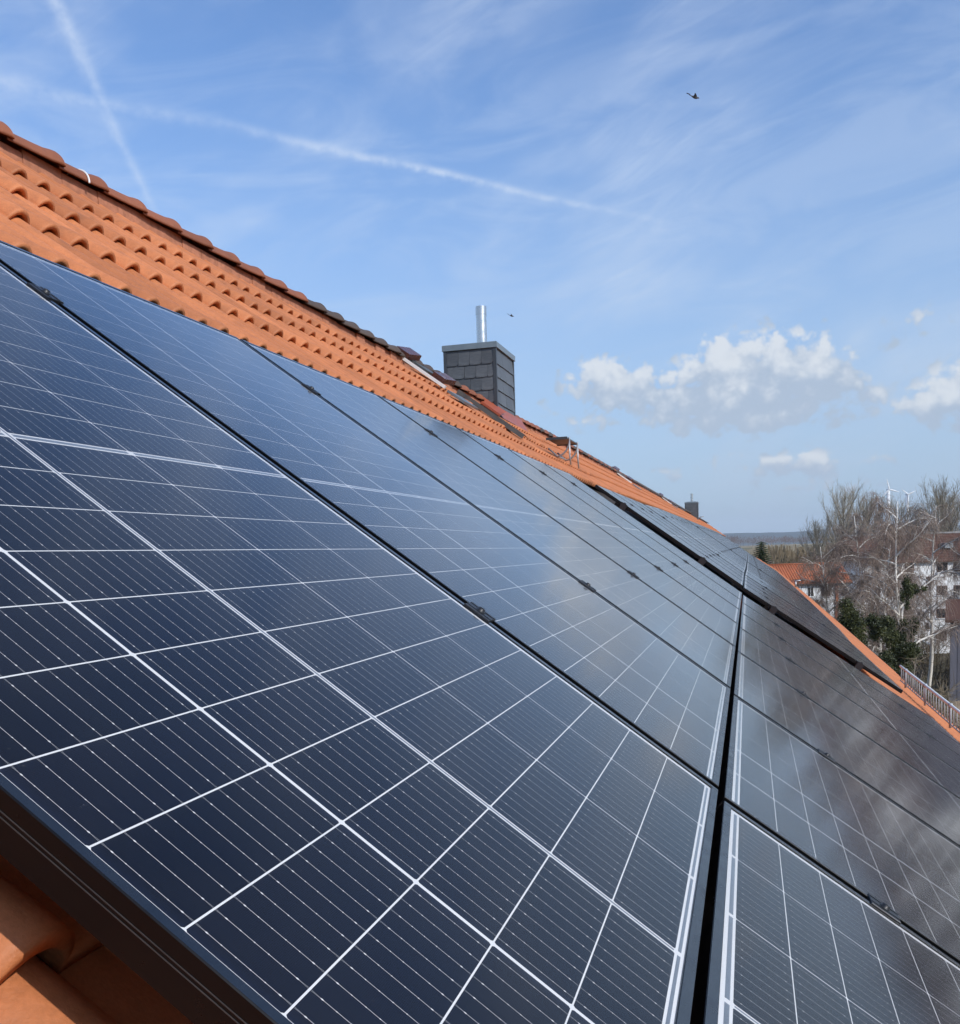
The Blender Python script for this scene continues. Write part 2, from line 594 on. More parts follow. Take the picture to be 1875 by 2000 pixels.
for u in us:
    for s in ss_:
        mb.v.append(tuple(W(u, s, base_h(s) - .105)))
nS = len(ss_)
for i in range(60):
    for j in range(nS - 1):
        mb.f.append((i * nS + j, i * nS + j + 1, (i + 1) * nS + j + 1, (i + 1) * nS + j))
roof = hpart(mb, 'roof', DECK)
# the other slope, seen only from elsewhere
mb = MB()
rp = W(0, -3.34, -.12, True)
for (a, b) in ((0, 1),):
    k0 = Vector((U0, rp.y, rp.z)); k1 = Vector((U1, rp.y, rp.z))
    e0 = k0 + Vector((0, 5.6, -5.6 * SP / CP)); e1 = k1 + Vector((0, 5.6, -5.6 * SP / CP))
    mb.face([k0, k1, e1, e0])
    mb.face([k0 + Vector((0, 0, -.06)), e0 + Vector((0, 0, -.06)), e1 + Vector((0, 0, -.06)), k1 + Vector((0, 0, -.06))])
hpart(mb, 'rear_roof', TILE_FAR)
mb = MB()
ye = W(0, 3.45, -.3, True).y
mb.box(U0 + .15, U1 - .15, ye, rp.y + 5.3, GROUND_Z, W(0, 3.45, -.34, True).z)
hpart(mb, 'wall', RENDER_WALL)

# ---- roof tiles: double-roll pantiles, 302 mm cover, 463 mm gauge
TW, TG = .302, .463


def tile_profile(x, v, flare_on=True):
    """height of the tile's top at x across and v up from its nose"""
    z = 0.0
    fl = 1.0 + (.30 * math.exp(-((v - .022) / .070) ** 2) if flare_on else 0)
    for c in (.062, .213):
        d = abs(x - c) / .047
        if d < 1:
            z = max(z, .038 * (1 - d * d) ** .62 * (1 - .25 * d * d) * fl)
    pan = .003 * math.cos((x - .1375) / .151 * 2 * math.pi)
    z += pan * .6
    if x > TW - .006:
        z += .003
    return z + .019 * (1 - v / .50) + .004 * (x / TW)


def tile_mesh(name, xs, vs_, thick=.018, rim=.10):
    mb = MB()
    nx = len(xs)
    for v in vs_:
        for x in xs:
            mb.v.append((x, v, tile_profile(x, v)))
    for j in range(len(vs_) - 1):
        for i in range(nx - 1):
            k = j * nx + i
            mb.f.append((k, k + 1, k + nx + 1, k + nx))
    k0 = len(mb.v)
    # front rim and the hollow underside behind it
    for (v, t) in ((0.0, thick), (rim, thick)):
        for x in xs:
            mb.v.append((x, v + .0005, tile_profile(x, v) - t))
    for i in range(nx - 1):
        mb.f.append((k0 + i, k0 + i + 1, i + 1, i))
        mb.f.append((k0 + nx + i, k0 + nx + i + 1, k0 + i + 1, k0 + i))
    # right side edge, lapping the neighbour
    k1 = len(mb.v)
    for v in vs_:
        mb.v.append((xs[-1], v, tile_profile(xs[-1], v) - .018))
    for j in range(len(vs_) - 1):
        mb.f.append(((j + 1) * nx - 1, k1 + j, k1 + j + 1, (j + 2) * nx - 1))
    return mb


XS = sorted(set([i * TW / 16 for i in range(17)] + [c + d * .047 for c in (.062, .213) for d in (-1.05, -1, -.97, -.9, -.8, -.6, -.4, -.2, 0, .2, .4, .6, .8, .9, .97, 1, 1.05)]))
VS = [0, .012, .028, .048, .07, .10, .15, .22, .32, .42, .56]
tm = tile_mesh('tile', XS, VS)
tile_me = tm.mesh('tile', TILE, True)
low = tile_mesh('tile', [0, .012, .028, .045, .062, .079, .096, .112, .15, .163, .18, .196, .213, .23, .246, .263, .295, TW], [0, .03, .09, .2, .5])
low4 = tile_mesh('tile', [0, .012, .037, .062, .087, .112, .163, .188, .213, .238, .263, TW], [0, .05, .5])

PH = .045 - .062 - TW * 4


def tile_M(row_s, i, jit=True):
    u = PH + i * TW
    M = frame_at(u, row_s, base_h(row_s) - .069)
    if jit:
        rj = random.Random(int(row_s * 1000) * 7919 + i)
        M = M @ Matrix.Translation((rj.uniform(-.0015, .0015), rj.uniform(-.004, .004), rj.uniform(-.001, .001))) @ \
            Matrix.Rotation(rj.uniform(-.006, .006), 4, 'Z') @ Matrix.Rotation(rj.uniform(-.004, .004), 4, 'X')
    return M


ROWS_UP = [-1.365 - TG * k for k in range(4)]
ROWS_LOW = [-1.365 + TG * k for k in range(1, 12)]
wait_update()
count = 0
field = MB()
deadline_u = 15.2
for rs in ROWS_UP:
    i = 0
    while True:
        u = PH + i * TW
        if u > U1 - .3:
            break
        if rs > -3.3 or True:
            if 1.0 < u < deadline_u:
                o = place('tile', tile_me, roof)
                o.matrix_local = tile_M(rs, i)
                count += 1
            elif u >= deadline_u:
                field.add((low if u < 30 else low4).v, (low if u < 30 else low4).f, tile_M(rs, i, False))
            elif u < 1.0:
                field.add(low.v, low.f, tile_M(rs, i, False))
        i += 1
for rs in ROWS_LOW:
    for i in range(0, 290):
        u = PH + i * TW
        if u > U1 - .3:
            break
        near = u < .35 and -.1 < rs < 1.6
        between = 7.4 < u < 9.6
        if near:
            o = place('tile', tile_me, roof)
            o.matrix_local = tile_M(rs, i)
            count += 1
        elif u < .35 or between or rs > 2.3:
            lod = low if u < 30 else low4
            field.add(lod.v, lod.f, tile_M(rs, i, False))
o = field.build('tile_field', TILE_FAR, None, True)
o.parent = roof
o['kind'] = 'stuff'

# ---- ridge caps
def cap_mesh():
    mb = MB()
    L = .385
    prof = [(0.0, .084), (.03, .084), (.20, .087), (.30, .091), (.340, .098), (.368, .101), (.385, .098)]
    nA = 16
    for (x, r) in prof:
        for j in range(nA + 1):
            a = R(-84 + 168 * j / nA)
            mb.v.append((x, r * math.sin(a), r * math.cos(a)))
    for i in range(len(prof) - 1):
        for j in range(nA):
            k = i * (nA + 1) + j
            mb.f.append((k, k + nA + 1, k + nA + 2, k + 1))
    k = len(mb.v)
    for (x, r) in ((prof[-1][0], prof[-1][1]), (prof[-1][0] - .03, prof[-1][1])):
        for j in range(nA + 1):
            a = R(-84 + 168 * j / nA)
            mb.v.append((x, (r - .016) * math.sin(a), (r - .016) * math.cos(a)))
    e = (len(prof) - 1) * (nA + 1)
    for j in range(nA):
        mb.f.append((e + j, e + j + 1, k + j + 1, k + j))
        mb.f.append((k + j, k + j + 1, k + nA + 2 + j, k + nA + 1 + j))
    # lower edges get thickness
    for side in (0, nA):
        base = [i * (nA + 1) + side for i in range(len(prof))]
        kk = len(mb.v)
        for b_ in base:
            x, y, z = mb.v[b_]
            mb.v.append((x, y * .86, z + .004))
        for i in range(len(prof) - 1):
            q = (base[i], base[i + 1], kk + i + 1, kk + i)
            mb.f.append(q if side else q[::-1])
    return mb


cm = cap_mesh()
cap_me = cm.mesh('ridge_tile', RIDGE, True)
cap_old = cm.mesh('ridge_tile', RIDGE_OLD, True)
far_caps = MB()
u = 3.929 - .380 - .355 * 5
i = 0
while u < U1 - .4:
    rj = random.Random(i * 31 + 5)
    top = W(u, -3.34, 0.0)
    M = Matrix.Translation(top - Vector((0, 0, .111))) @ Matrix.Rotation(rj.uniform(-.012, .012), 4, 'Z') @ \
        Matrix.Rotation(rj.uniform(-.02, .02), 4, 'X') @ Matrix.Rotation(-.030, 4, 'Y')
    if u < 30:
        old = (6.3 < u < 10.8 and rj.random() < .9) or (u > 14 and rj.random() < .5)
        o = place('ridge_tile', cap_old if old else cap_me, roof)
        o.matrix_local = M
    else:
        far_caps.add(cm.v, cm.f, M)
    u += .355
    i += 1
o = far_caps.build('ridge_tile_run', RIDGE_OLD, None, True)
o.parent = roof
o['kind'] = 'stuff'
# mortar bed under the ridge caps, broken and uneven
mb = MB()
x = U0
rr = random.Random(3)
while x < 40:
    w_ = rr.uniform(.12, .3)
    p = W(x, -3.34, -.095)
    mb.box(x, x + w_, p.y - rr.uniform(.096, .116), p.y + .06, p.z - .15, p.z + rr.uniform(-.030, -.012))
    x += w_ + .002
o = mb.build('mortar_bed', simple('mortar', (0.46, 0.20, 0.12), .9, .1, 0, .3, 20), None)
o.parent = roof
# white tie on a near ridge cap
mb = MB()
c = W(4.12, -3.34, 0) - Vector((0, 0, .111))
pts = [c + Vector((.0 + .02 * math.sin(t * 2), .096 * math.sin(R(-85 + 120 * t)), .096 * math.cos(R(-85 + 120 * t)))) for t in [k / 12 for k in range(13)]]
mb.tube(pts, .005, 6)
o = mb.build('tie', WHITEPAINT)
o.parent = roof

# ------------------------------------------------------------------ solar panels
CU, CV = .2115, .0712
UG = [.0006, .0042, .0086, .0020, .0020, .002]
XL, XR = -.0022, 1.0665          # inner edges of the side frames
XLO, XRO = -.0116, 1.0800        # outer edges
VT, VB = .8690, .8640            # inner edges of the top and bottom frames
VTO, VBO = .8825, .8770
PITCHU = 1.116


def cell_prism(w, l, ch=.0016, t=.00008):
    pts = [(ch, 0), (w - ch, 0), (w, ch), (w, l - ch), (w - ch, l), (ch, l), (0, l - ch), (0, ch)]
    v = [(x, y, t) for x, y in pts] + [(x, y, 0) for x, y in pts]
    f = [tuple(range(8))] + [(i, i + 8, (i + 1) % 8 + 8, (i + 1) % 8) for i in range(8)]
    uvs = [(x / w, y / l) for x, y in pts] * 2
    return v, f, uvs


def cell_rect(i, j):
    """column i of 5, row j of 24 counted down the slope; returns x0, x1, y0, y1 (y up the slope)"""
    x0 = i * CU + (UG[i] if i == 0 else UG[i] / 2)
    x1 = (i + 1) * CU - (UG[i + 1] if i == 4 else UG[i + 1] / 2)
    jj = j - 12
    s0 = jj * CV + .00072
    s1 = (jj + 1) * CV - .00072
    if jj == 0:
        s0 = .0052
    if jj == -1:
        s1 = -.0052
    return x0, x1, -s1, -s0


def uv_mesh(name, v, f, uvs, mat):
    me = bpy.data.meshes.new(name)
    me.from_pydata(v, [], f)
    lay = me.uv_layers.new(name='UVMap')
    for lp in me.loops:
        lay.data[lp.index].uv = uvs[lp.vertex_index]
    me.materials.append(mat)
    return me


cell_cache = {}


def cell_me(w, l):
    k = (round(w, 4), round(l, 4))
    if k not in cell_cache:
        v, f, uvs = cell_prism(w, l)
        cell_cache[k] = uv_mesh('solar_cell', v, f, uvs, CELL)
    return cell_cache[k]


def joined_cells():
    V, F, UV = [], [], []
    for i in range(5):
        for j in range(24):
            x0, x1, y0, y1 = cell_rect(i, j)
            v, f, uvs = cell_prism(x1 - x0, y1 - y0)
            k = len(V)
            V += [(x + x0, y + y0, z) for x, y, z in v]
            F += [tuple(q + k for q in ff) for ff in f]
            UV += uvs
    return uv_mesh('cell_grid', V, F, UV, CELL)


CELLS_JOINED = joined_cells()
mb = MB()
mb.box(XL - .004, XR + .004, -VB - .004, VT + .004, -.0030, -.00004)
BACK_ME = mb.mesh('backsheet', BACKSHEET)
mb = MB()
zt = .0014
a_, b_, c_, d_ = (XL - .003, -VB - .003), (XR + .003, -VB - .003), (XR + .003, VT + .003), (XL - .003, VT + .003)
mb.face([(*a_, zt), (*b_, zt), (*c_, zt), (*d_, zt)])
GLASS_ME = mb.mesh('glass', GLASS)
# frame rails, with the two fine grooves of the outer flank
ZB, ZT = -.0305, .0024
mb = MB()
mb.box(XLO, XL, -VBO, VTO, ZB, ZT, None, .0008)
mb.box(XR, XRO, -VBO, VTO, ZB, ZT, None, .0008)
mb.box(XL, XR, VT, VTO, ZB, ZT - .0002, None, .0008)
mb.box(XL, XR, -VBO, -VB, ZB, ZT - .0002, None, .0008)
FRAME_ME = mb.mesh('frame', FRAME)
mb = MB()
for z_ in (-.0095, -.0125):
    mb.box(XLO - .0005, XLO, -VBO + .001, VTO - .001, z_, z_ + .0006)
GROOVE_ME = mb.mesh('frame_bead', simple('anodised_highlight', (0.055, 0.055, 0.055), .35, .6, .3, .3, 40))  # highlights along the groove edges, put in as a lighter colour
mb = MB()
mb.box(0, PITCHU, -.02, .02, ZB - .041, ZB - .001)
mb.box(0, PITCHU, -.026, -.0205, ZB - .038, ZB - .030)
RAIL_ME = mb.mesh('mounting_rail', FRAME)
LIPMAT = simple('lip_anodised', (0.010, 0.012, 0.016), .24, .95, 0, .12, 30)  # frame's own finish, made bluer and glossier to put in the lip highlight
mb = MB()
mb.box(XLO + .0009, XL - .0009, -VBO + .0009, VTO - .0009, ZT - .0004, ZT + .0001)
mb.box(XR + .0009, XRO - .0009, -VBO + .0009, VTO - .0009, ZT - .0004, ZT + .0001)
mb.box(XL, XR, VT + .0009, VTO - .0009, ZT - .0006, ZT - .00005)
mb.box(XL, XR, -VBO + .0009, -VB - .0009, ZT - .0006, ZT - .00005)
LIP_ME = mb.mesh('frame_lip', LIPMAT)
# ribbons
rb = []
for i in range(5):
    x0, x1 = i * CU + .0045, (i + 1) * CU - .0045
    rb.append((x0, x1, -CV * 12 - .0058, -CV * 12 - .0022))
    rb.append((x0, x1, CV * 12 + .0030, CV * 12 + .0085))
    rb.append((x0 + .002, x1 - .002, -.0026, .0026))
RIB_ME = []
for (x0, x1, y0, y1) in rb:
    mb = MB(); mb.box(0, x1 - x0, 0, y1 - y0, 0, .0001)
    RIB_ME.append((mb.mesh('bus_ribbon', RIBBON), x0, y0))
mb = MB(); mb.box(-.0014, .0014, -CV * 12 + .002, CV * 12 - .002, 0, .0001)
LONG_RIB = mb.mesh('bus_ribbon', RIBBON)


def clamp_mesh():
    mb = MB()
    x0, x1 = XRO - .010, PITCHU + XLO + .010
    mb.box(x0, x1, -.025, .025, ZT + .0002, ZT + .0030, None, .0008)
    mb.box(x0 + .009, x1 - .009, -.025, .025, ZB, ZT + .0002)
    mb.box(x0 + .010, x0 + .0125, -.0245, .0245, ZT + .0030, ZT + .0040)
    mb.box(x1 - .0125, x1 - .010, -.0245, .0245, ZT + .0030, ZT + .0040)
    return mb


CLAMP_ME = clamp_mesh().mesh('clamp', CLAMP)
mb = MB()
xc = (XRO + PITCHU + XLO) / 2
mb.lathe([(.0085, 0), (.0085, .0012), (.0062, .0014), (.0060, .0050), (.0052, .0058), (.0030, .0058), (.0028, .0030)], (xc, 0, ZT + .0030), 12)
BOLT_ME = mb.mesh('bolt', CLAMP, True)
mb = MB()
mb.box(XLO - .030, XLO + .010, -.035, .035, ZT + .0002, ZT + .006, None, .001)
mb.box(XLO - .030, XLO - .001, -.032, .032, ZB - .03, ZT + .0002)
mb.box(XLO - .024, XLO - .006, -.012, .012, ZT + .006, ZT + .014)
ENDCLAMP_ME = mb.mesh('end_clamp', CLAMP)

ORD = ['first', 'second', 'third', 'fourth', 'fifth', 'sixth', 'seventh', 'eighth', 'ninth', 'tenth', 'eleventh', 'twelfth',
       'thirteenth', 'fourteenth', 'fifteenth', 'sixteenth', 'seventeenth', 'eighteenth', 'nineteenth', 'twentieth',
       'twenty-first', 'twenty-second', 'twenty-third', 'twenty-fourth', 'twenty-fifth', 'twenty-sixth']


def panel(u, s, label, detail, last=False, first_of_group=False):
    M = frame_at(u + .53, s, 0.0)
    M.translation = M @ Vector((-.53, 0, 0))
    e = empty('solar_panel', M, label, 'solar panel', 'black-framed solar panels in two rows on the tile roof')
    place('backsheet', BACK_ME, e)
    place('frame', FRAME_ME, e)
    if detail:
        place('frame_lip', LIP_ME, e)
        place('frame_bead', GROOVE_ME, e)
        for sc in (.402, -.598):
            place('mounting_rail', RAIL_ME, e, Matrix.Translation((XLO, -sc, 0)))
    place('glass', GLASS_ME, e)
    if detail == 2:
        for i in range(5):
            for j in range(24):
                x0, x1, y0, y1 = cell_rect(i, j)
                place('solar_cell', cell_me(x1 - x0, y1 - y0), e, Matrix.Translation((x0, y0, 0)))
        for (me, x, y) in RIB_ME:
            place('bus_ribbon', me, e, Matrix.Translation((x, y, 0)))
        place('bus_ribbon', LONG_RIB, e, Matrix.Translation((2 * CU, 0, .0001)))
    else:
        o = place('cell_grid', CELLS_JOINED, e)
        o['kind'] = 'stuff'
    if not last:
        for sc in (.402, -.598):
            c = place('clamp', CLAMP_ME, e, Matrix.Translation((0, -sc, 0)))
            if detail >= 1:
                place('bolt', BOLT_ME, c)
    if first_of_group:
        for sc in (.42, -.53):
            place('end_clamp', ENDCLAMP_ME, e, Matrix.Translation((0, -sc, 0)))
    return e


ROW1 = .8770 + .0165 + VTO
GROUPS = [(0.0, 7, 'before the black gap'), (9.30, 4, 'just beyond the wide black gap'), (13.95, 8, 'in the third block along the roof'),
          (23.35, 26, 'in the farthest block along the roof')]
for gi, (u0, n, where) in enumerate(GROUPS):
    for row in (0, 1):
        for k in range(n):
            rowname = 'upper' if row == 0 else 'lower'
            if gi == 0 and k == 0:
                lab = 'nearest %s-row solar panel, %s' % (rowname, 'cut off at the left edge, cells and wires clearly seen' if row == 0 else 'right of the long black joint')
            elif gi == 0:
                lab = '%s solar panel from the camera in the %s row %s' % (ORD[k], rowname, where)
            else:
                lab = '%s %s-row solar panel %s, counted from the camera' % (ORD[k], rowname, where)
            det = 2 if gi == 0 and k < 4 else (1 if gi < 2 else 0)
            panel(u0 + k * PITCHU, 0.0 if row == 0 else ROW1, lab, det, k == n - 1, k == 0 and gi > 0)

# ------------------------------------------------------------------ chimney near the ridge
def slate_mesh(w, h, t=.007, cut=.03):
    """hung slate: origin at its top middle, y outwards"""
    pts = [(-w / 2, 0), (-w / 2, -h + cut), (-w / 2 + cut * .3, -h + cut * .3), (-w / 2 + cut, -h), (w / 2, -h), (w / 2, 0)]
    v = [(x, 0.002, z) for x, z in pts] + [(x, t + .016 * (-z / h), z) for x, z in pts]
    n = len(pts)
    f = [tuple(range(n)), tuple(range(2 * n - 1, n - 1, -1))] + [(i, (i + 1) % n, (i + 1) % n + n, i + n)[::-1] for i in range(n)]
    return v, f


def chimney(x0, x1, y0, y1, ztop, zbot, label, detail, pipe):
    e = empty('chimney', Vector(((x0 + x1) / 2, (y0 + y1) / 2, zbot)), label, 'chimney', 'slate-clad chimneys on the ridge')
    ox, oy, oz = (x0 + x1) / 2, (y0 + y1) / 2, zbot

    def P(mb, name, mat, smooth=False, parent=e):
        mb.v = [(x - ox, y - oy, z - oz) for x, y, z in mb.v]
        return mb.build(name, mat, parent, smooth)
    mb = MB(); mb.box(x0, x1, y0, y1, zbot, ztop - .02)
    P(mb, 'shaft', DARKTRIM)
    # slates on the four sides
    rows = int((ztop - zbot) / .172) + 1
    sides = [((x0, (y0 + y1) / 2), y1 - y0, math.pi / 2, 4), (((x0 + x1) / 2, y0), x1 - x0, math.pi, 3),
             ((x1, (y0 + y1) / 2), y1 - y0, -math.pi / 2, 4), (((x0 + x1) / 2, y1), x1 - x0, 0, 3)]
    for si, ((cx, cy), wid, rot, ncol) in enumerate(sides):
        w = (wid - .05) / ncol
        v, f = slate_mesh(w - .003, .205)
        mb = MB(); mb.add(v, f)
        me = mb.mesh('slate', SLATE)
        v, f = slate_mesh(w / 2 - .003, .205)
        mb = MB(); mb.add(v, f)
        half = mb.mesh('slate', SLATE)
        for r in range(rows):
            z = ztop - .055 - r * .172
            rj = random.Random(si * 100 + r)
            xs_ = [(-ncol / 2 + .5 + c) * w for c in range(ncol)] if r % 2 == 0 else [(-ncol / 2 + c) * w for c in range(1, ncol)]
            items = [(me, x) for x in xs_]
            if r % 2:
                items += [(half, -ncol / 2 * w + w / 4), (half, ncol / 2 * w - w / 4)]
            for (mm, x) in items:
                M = Matrix.Translation((cx - ox, cy - oy, z - oz)) @ Matrix.Rotation(rot, 4, 'Z') @ \
                    Matrix.Translation((x, rj.uniform(0, .002), rj.uniform(-.003, .003))) @ Matrix.Rotation(rj.uniform(-.012, .012), 4, 'Y')
                place('slate', mm, e, M)
    mb = MB()
    for (cx, cy) in ((x0, y0), (x1, y0), (x0, y1), (x1, y1)):
        sx, sy = (1 if cx == x1 else -1), (1 if cy == y1 else -1)
        one = MB()
        xa, xb = sorted((cx + sx * .022, cx - sx * .024)); ya, yb = sorted((cy + sy * .022, cy - sy * .024))
        one.box(xa, xb, ya, yb, zbot, ztop - .03)
        P(one, 'corner_trim', DARKTRIM)
    mb = MB()
    mb.box(x0 - .036, x1 + .036, y0 - .036, y1 + .036, ztop - .055, ztop + .022, None, .006)
    cap = P(mb, 'cap', ZINC)
    mb = MB()
    mb.box(x0 + .07, x1 + .02, y0 + .08, y1 - .09, ztop + .022, ztop + .045, None, .004)
    P(mb, 'cap_plate', ZINC, False)
    px_, py_, pr, ph = pipe
    z0 = ztop + .045
    one = MB()
    one.tube([(px_, py_, z0), (px_, py_, z0 + .02)], pr + .008, 32)
    P(one, 'pipe_collar', STEEL)
    one = MB()
    one.tube([(px_, py_, z0 + .02), (px_, py_, z0 + ph - .11)], pr, 32, False)
    P(one, 'flue_pipe', STEEL, True)
    one = MB()
    one.tube([(px_, py_, z0 + ph - .11), (px_, py_, z0 + ph)], pr + .004, 32, False)
    one.tube([(px_, py_, z0 + ph), (px_, py_, z0 + ph - .109)], pr - .004, 32, True)
    P(one, 'pipe_end', STEEL, True)
    return e, P


ch, CHP = chimney(12.2, 13.19, 2.455, 3.142, 2.645, 1.42, 'slate-clad chimney with zinc cap and steel flue in the middle of the picture', 2, (12.60, 2.735, .071, .545))
# folded red flashing round its foot, and the lead apron below it
mb = MB()
for (ua, ub, sa, sb, ha, hb) in ((12.04, 12.20, -3.34, -2.90, .02, .035),):
    for k in range(8):
        t0, t1 = k / 8, (k + 1) / 8
        s0, s1 = sa + (sb - sa) * t0, sa + (sb - sa) * t1
        mb.face([W(ua, s0, -.045), W(ub, s0, .02), W(ub, s1, .02), W(ua, s1, -.045)])
        mb.face([W(ua, s0, -.045), W(ua, s1, -.045), W(ua, s1, -.075), W(ua, s0, -.075)])
mb.face([W(12.04, -2.90, -.045), W(12.2, -2.97, .02), W(13.3, -2.97, .02), W(13.4, -2.84, -.05)])
mb.face([W(12.04, -2.90, -.045), W(13.4, -2.84, -.05), W(13.4, -2.80, -.068), W(12.04, -2.84, -.066)])
CHP(mb, 'flashing', REDSHEET)
mb = MB()
for k in range(7):
    s0, s1 = -3.02 + .136 * k, -3.02 + .136 * (k + 1)
    mb.face([W(10.42, s0, -.03), W(10.70, s0, -.055), W(10.70, s1, -.055), W(10.42, s1, -.03)])
    mb.face([W(10.42, s0, -.03), W(10.42, s1, -.03), W(10.42, s1, -.085), W(10.42, s0, -.085)])
CHP(mb, 'side_flashing', LEAD)
chimney(60.0, 60.95, 2.17, 2.90, 2.655, 1.3, 'small far slate chimney with bright flue near the roof end', 1, (60.4, 2.52, .075, .50))

# ------------------------------------------------------------------ roof hatches: brown sheet plates on light rails beside the chimneys
def hatch(u, s, label, sc=1.0):
    e = empty('roof_hatch', frame_at(u, s, -.06), label, 'roof hatch', 'brown roof hatches along the ridge')
    mb = MB()
    mb.box(-.02, .01, -.10, .56, .0, .03)
    mb.build('rail', WHITEPAINT, e)
    mb = MB()
    mb.box(.03, .34, .42, .58, .02, .080, Matrix.Rotation(R(-9), 4, 'Y'))
    mb.build('cover_plate', BROWNSHEET, e)
    mb = MB()
    mb.box(.10, .42, -.02, .13, .015, .068, Matrix.Rotation(R(-7), 4, 'Y'))
    mb.build('cover_plate', BROWNSHEET, e)
    mb = MB()
    mb.box(-.02, .50, -.36, -.14, -.012, .012)
    mb.build('corner_plate', ZINC, e)
    mb = MB()
    mb.box(.06, .60, .17, .38, .0, .05)
    mb.build('hatch_frame', LEAD, e)
    return e


hatch(9.05, -2.78, 'open roof hatch with two brown cover plates left of the large chimney')
hatch(25.6, -2.85, 'small far roof hatch on the ridge beyond the roof step')
hatch(39.5, -2.85, 'tiny roof hatch on the ridge close to the far chimney')

# ------------------------------------------------------------------ chimney-sweep step on the tiles
st = empty('roof_step', Matrix.Translation(W(11.95, -1.86, -.07)), 'grey metal roof step on curved brackets, right of the large chimney', 'roof step')
o0 = W(11.95, -1.86, -.07)
mb = MB()
for k in range(9):
    mb.box(-.36, .36, -.13 + k * .029, -.13 + k * .029 + .022, .225, .240)
mb.box(-.37, -.36, -.135, .135, .215, .245)
mb.box(.36, .37, -.135, .135, .215, .245)
mb.build('tread', DARKTRIM, st)
for x in (-.30, .30):
    mb = MB()
    pts = [(x, -.15 + .16 * (1 - math.cos(t)), .225 - .21 * math.sin(t)) for t in [k * math.pi / 2 / 8 for k in range(9)]]
    mb.tube([(x, -.15, .245)] + pts + [(x, .12, .12)], .011, 8)
    mb.build('bracket', GALV, st, True)
    mb = MB()
    mb.tube([(x, -.15, .24), (x, -.15, .02), (x, -.16, -.10)], .010, 8)
    mb.build('leg', GALV, st, True)
mb = MB()
mb.tube([(-.30, .01, .02), (.30, .01, .02)], .010, 8)
mb.build('crossbar', GALV, st, True)

# ------------------------------------------------------------------ snow-guard railing at the eave
rl_o = W(11.1, 3.42, -.115)
rl = empty('eave_railing', Matrix.Translation(rl_o), 'low metal railing with pale top rail along the eave at right', 'railing')
ua, ub = 8.55, 13.55


def rb_(u):
    return W(u, 3.42, -.118) - rl_o


mb = MB()
mb.tube([rb_(ua + (ub - ua) * k / 10) + Vector((0, 0, .235)) for k in range(11)], .017, 8)
mb.build('top_rail', WHITEPAINT, rl, True)
mb = MB()
mb.tube([rb_(ua + (ub - ua) * k / 10) + Vector((0, 0, .04)) for k in range(11)], .008, 6)
mb.build('bottom_rail', RAILPAINT, rl, True)
for u in (8.75, 10.2, 11.65, 13.1):
    mb = MB()
    mb.tube([rb_(u), rb_(u) + Vector((0, 0, .24))], .013, 8)
    mb.lathe([(.02, -.02), (.026, 0), (.02, .02)], tuple(rb_(u) + Vector((0, 0, .235))), 10)
    mb.build('post', RAILPAINT, rl, True)
mb = MB(); mb.tube([(0, 0, .04), (0, 0, .235)], .0055, 5)
bar_me = mb.mesh('bar', RAILPAINT, True)
nb = 32
for k in range(nb):
    u = ua + (k + .5) * (ub - ua) / nb
    place('bar', bar_me, rl, Matrix.Translation(rb_(u)))
# gutter along the eave
mb = MB()
pts = [W(U0 + (U1 - U0) * k / 40, 3.83, -.20) for k in range(41)]
prof = [(-.07, .01), (-.06, -.045), (-.025, -.075), (.025, -.075), (.06, -.045), (.07, .015)]
for p in pts:
    for (a, b) in prof:
        mb.v.append((p.x, p.y - a, p.z + b))
for i in range(40):
    for j in range(5):
        k = i * 6 + j
        mb.f.append((k, k + 1, k + 7, k + 6))
hpart(mb, 'gutter', ZINC, True)
# small vents on the far roof
for (u, s, lab) in ((74.0, -3.30, 'tiny vent arm standing on the ridge at the far roof end'), (44.0, 3.35, 'small grey vent at the far eave beside the orange-roofed house')):
    e = empty('roof_vent', Matrix.Translation(W(u, s, -.05)), lab, 'vent')
    mb = MB()
    mb.tube([(0, 0, -.1), (0, 0, .16)], .04, 10)
    mb.build('stem', GALV, e, True)
    mb = MB()
    mb.tube([(0, .06, .17), (0, -.22, .20)], .03, 8)
    mb.build('arm', GALV, e, True)

# ------------------------------------------------------------------ ground and far land
def land_z(x, y):
    d = math.hypot(x, y)
    z = GROUND_Z
    if d > 320:
        t = min(1, (d - 320) / 1300)
        z += 12.6 * t * t * (3 - 2 * t)
    if d > 1500:
        t = min(1, (d - 1500) / 2500)
        z += 6 * t
    return z + (0.0 if d < 200 else 1.2 * mnoise.noise(Vector((x * .004, y * .004, 0))))


def mat_land():
    mat, g, out = new_mat('land')
    geo = g.node('ShaderNodeNewGeometry').outputs['Position']
    v = g.node('ShaderNodeTexVoronoi')
    g.put(v.inputs['Vector'], g.vm('MULTIPLY', geo, (.0022, .0014, 0)))
    v.inputs['Scale'].default_value = 1.0
    h = g.sep(v.outputs['Color'])[0]
    c = g.mix(g.ss(h, .35, .4), (0.19, 0.155, 0.085), (0.36, 0.285, 0.165))
    c = g.mix(g.ss(h, .8, .82), c, (0.13, 0.125, 0.06))
    n = g.noise(geo, .35, 6, .6)
    near = g.mix(n, (0.055, 0.048, 0.026), (0.10, 0.082, 0.052))
    dist = g.vm('LENGTH', geo)
    c = g.mix(g.ss(dist, 250, 420), near, c)
    c = g.vm('SCALE', c, s=g.lin(n, .3, .7, .85, 1.12))
    pbsdf(g, out, c, .95, .1)
    return mat


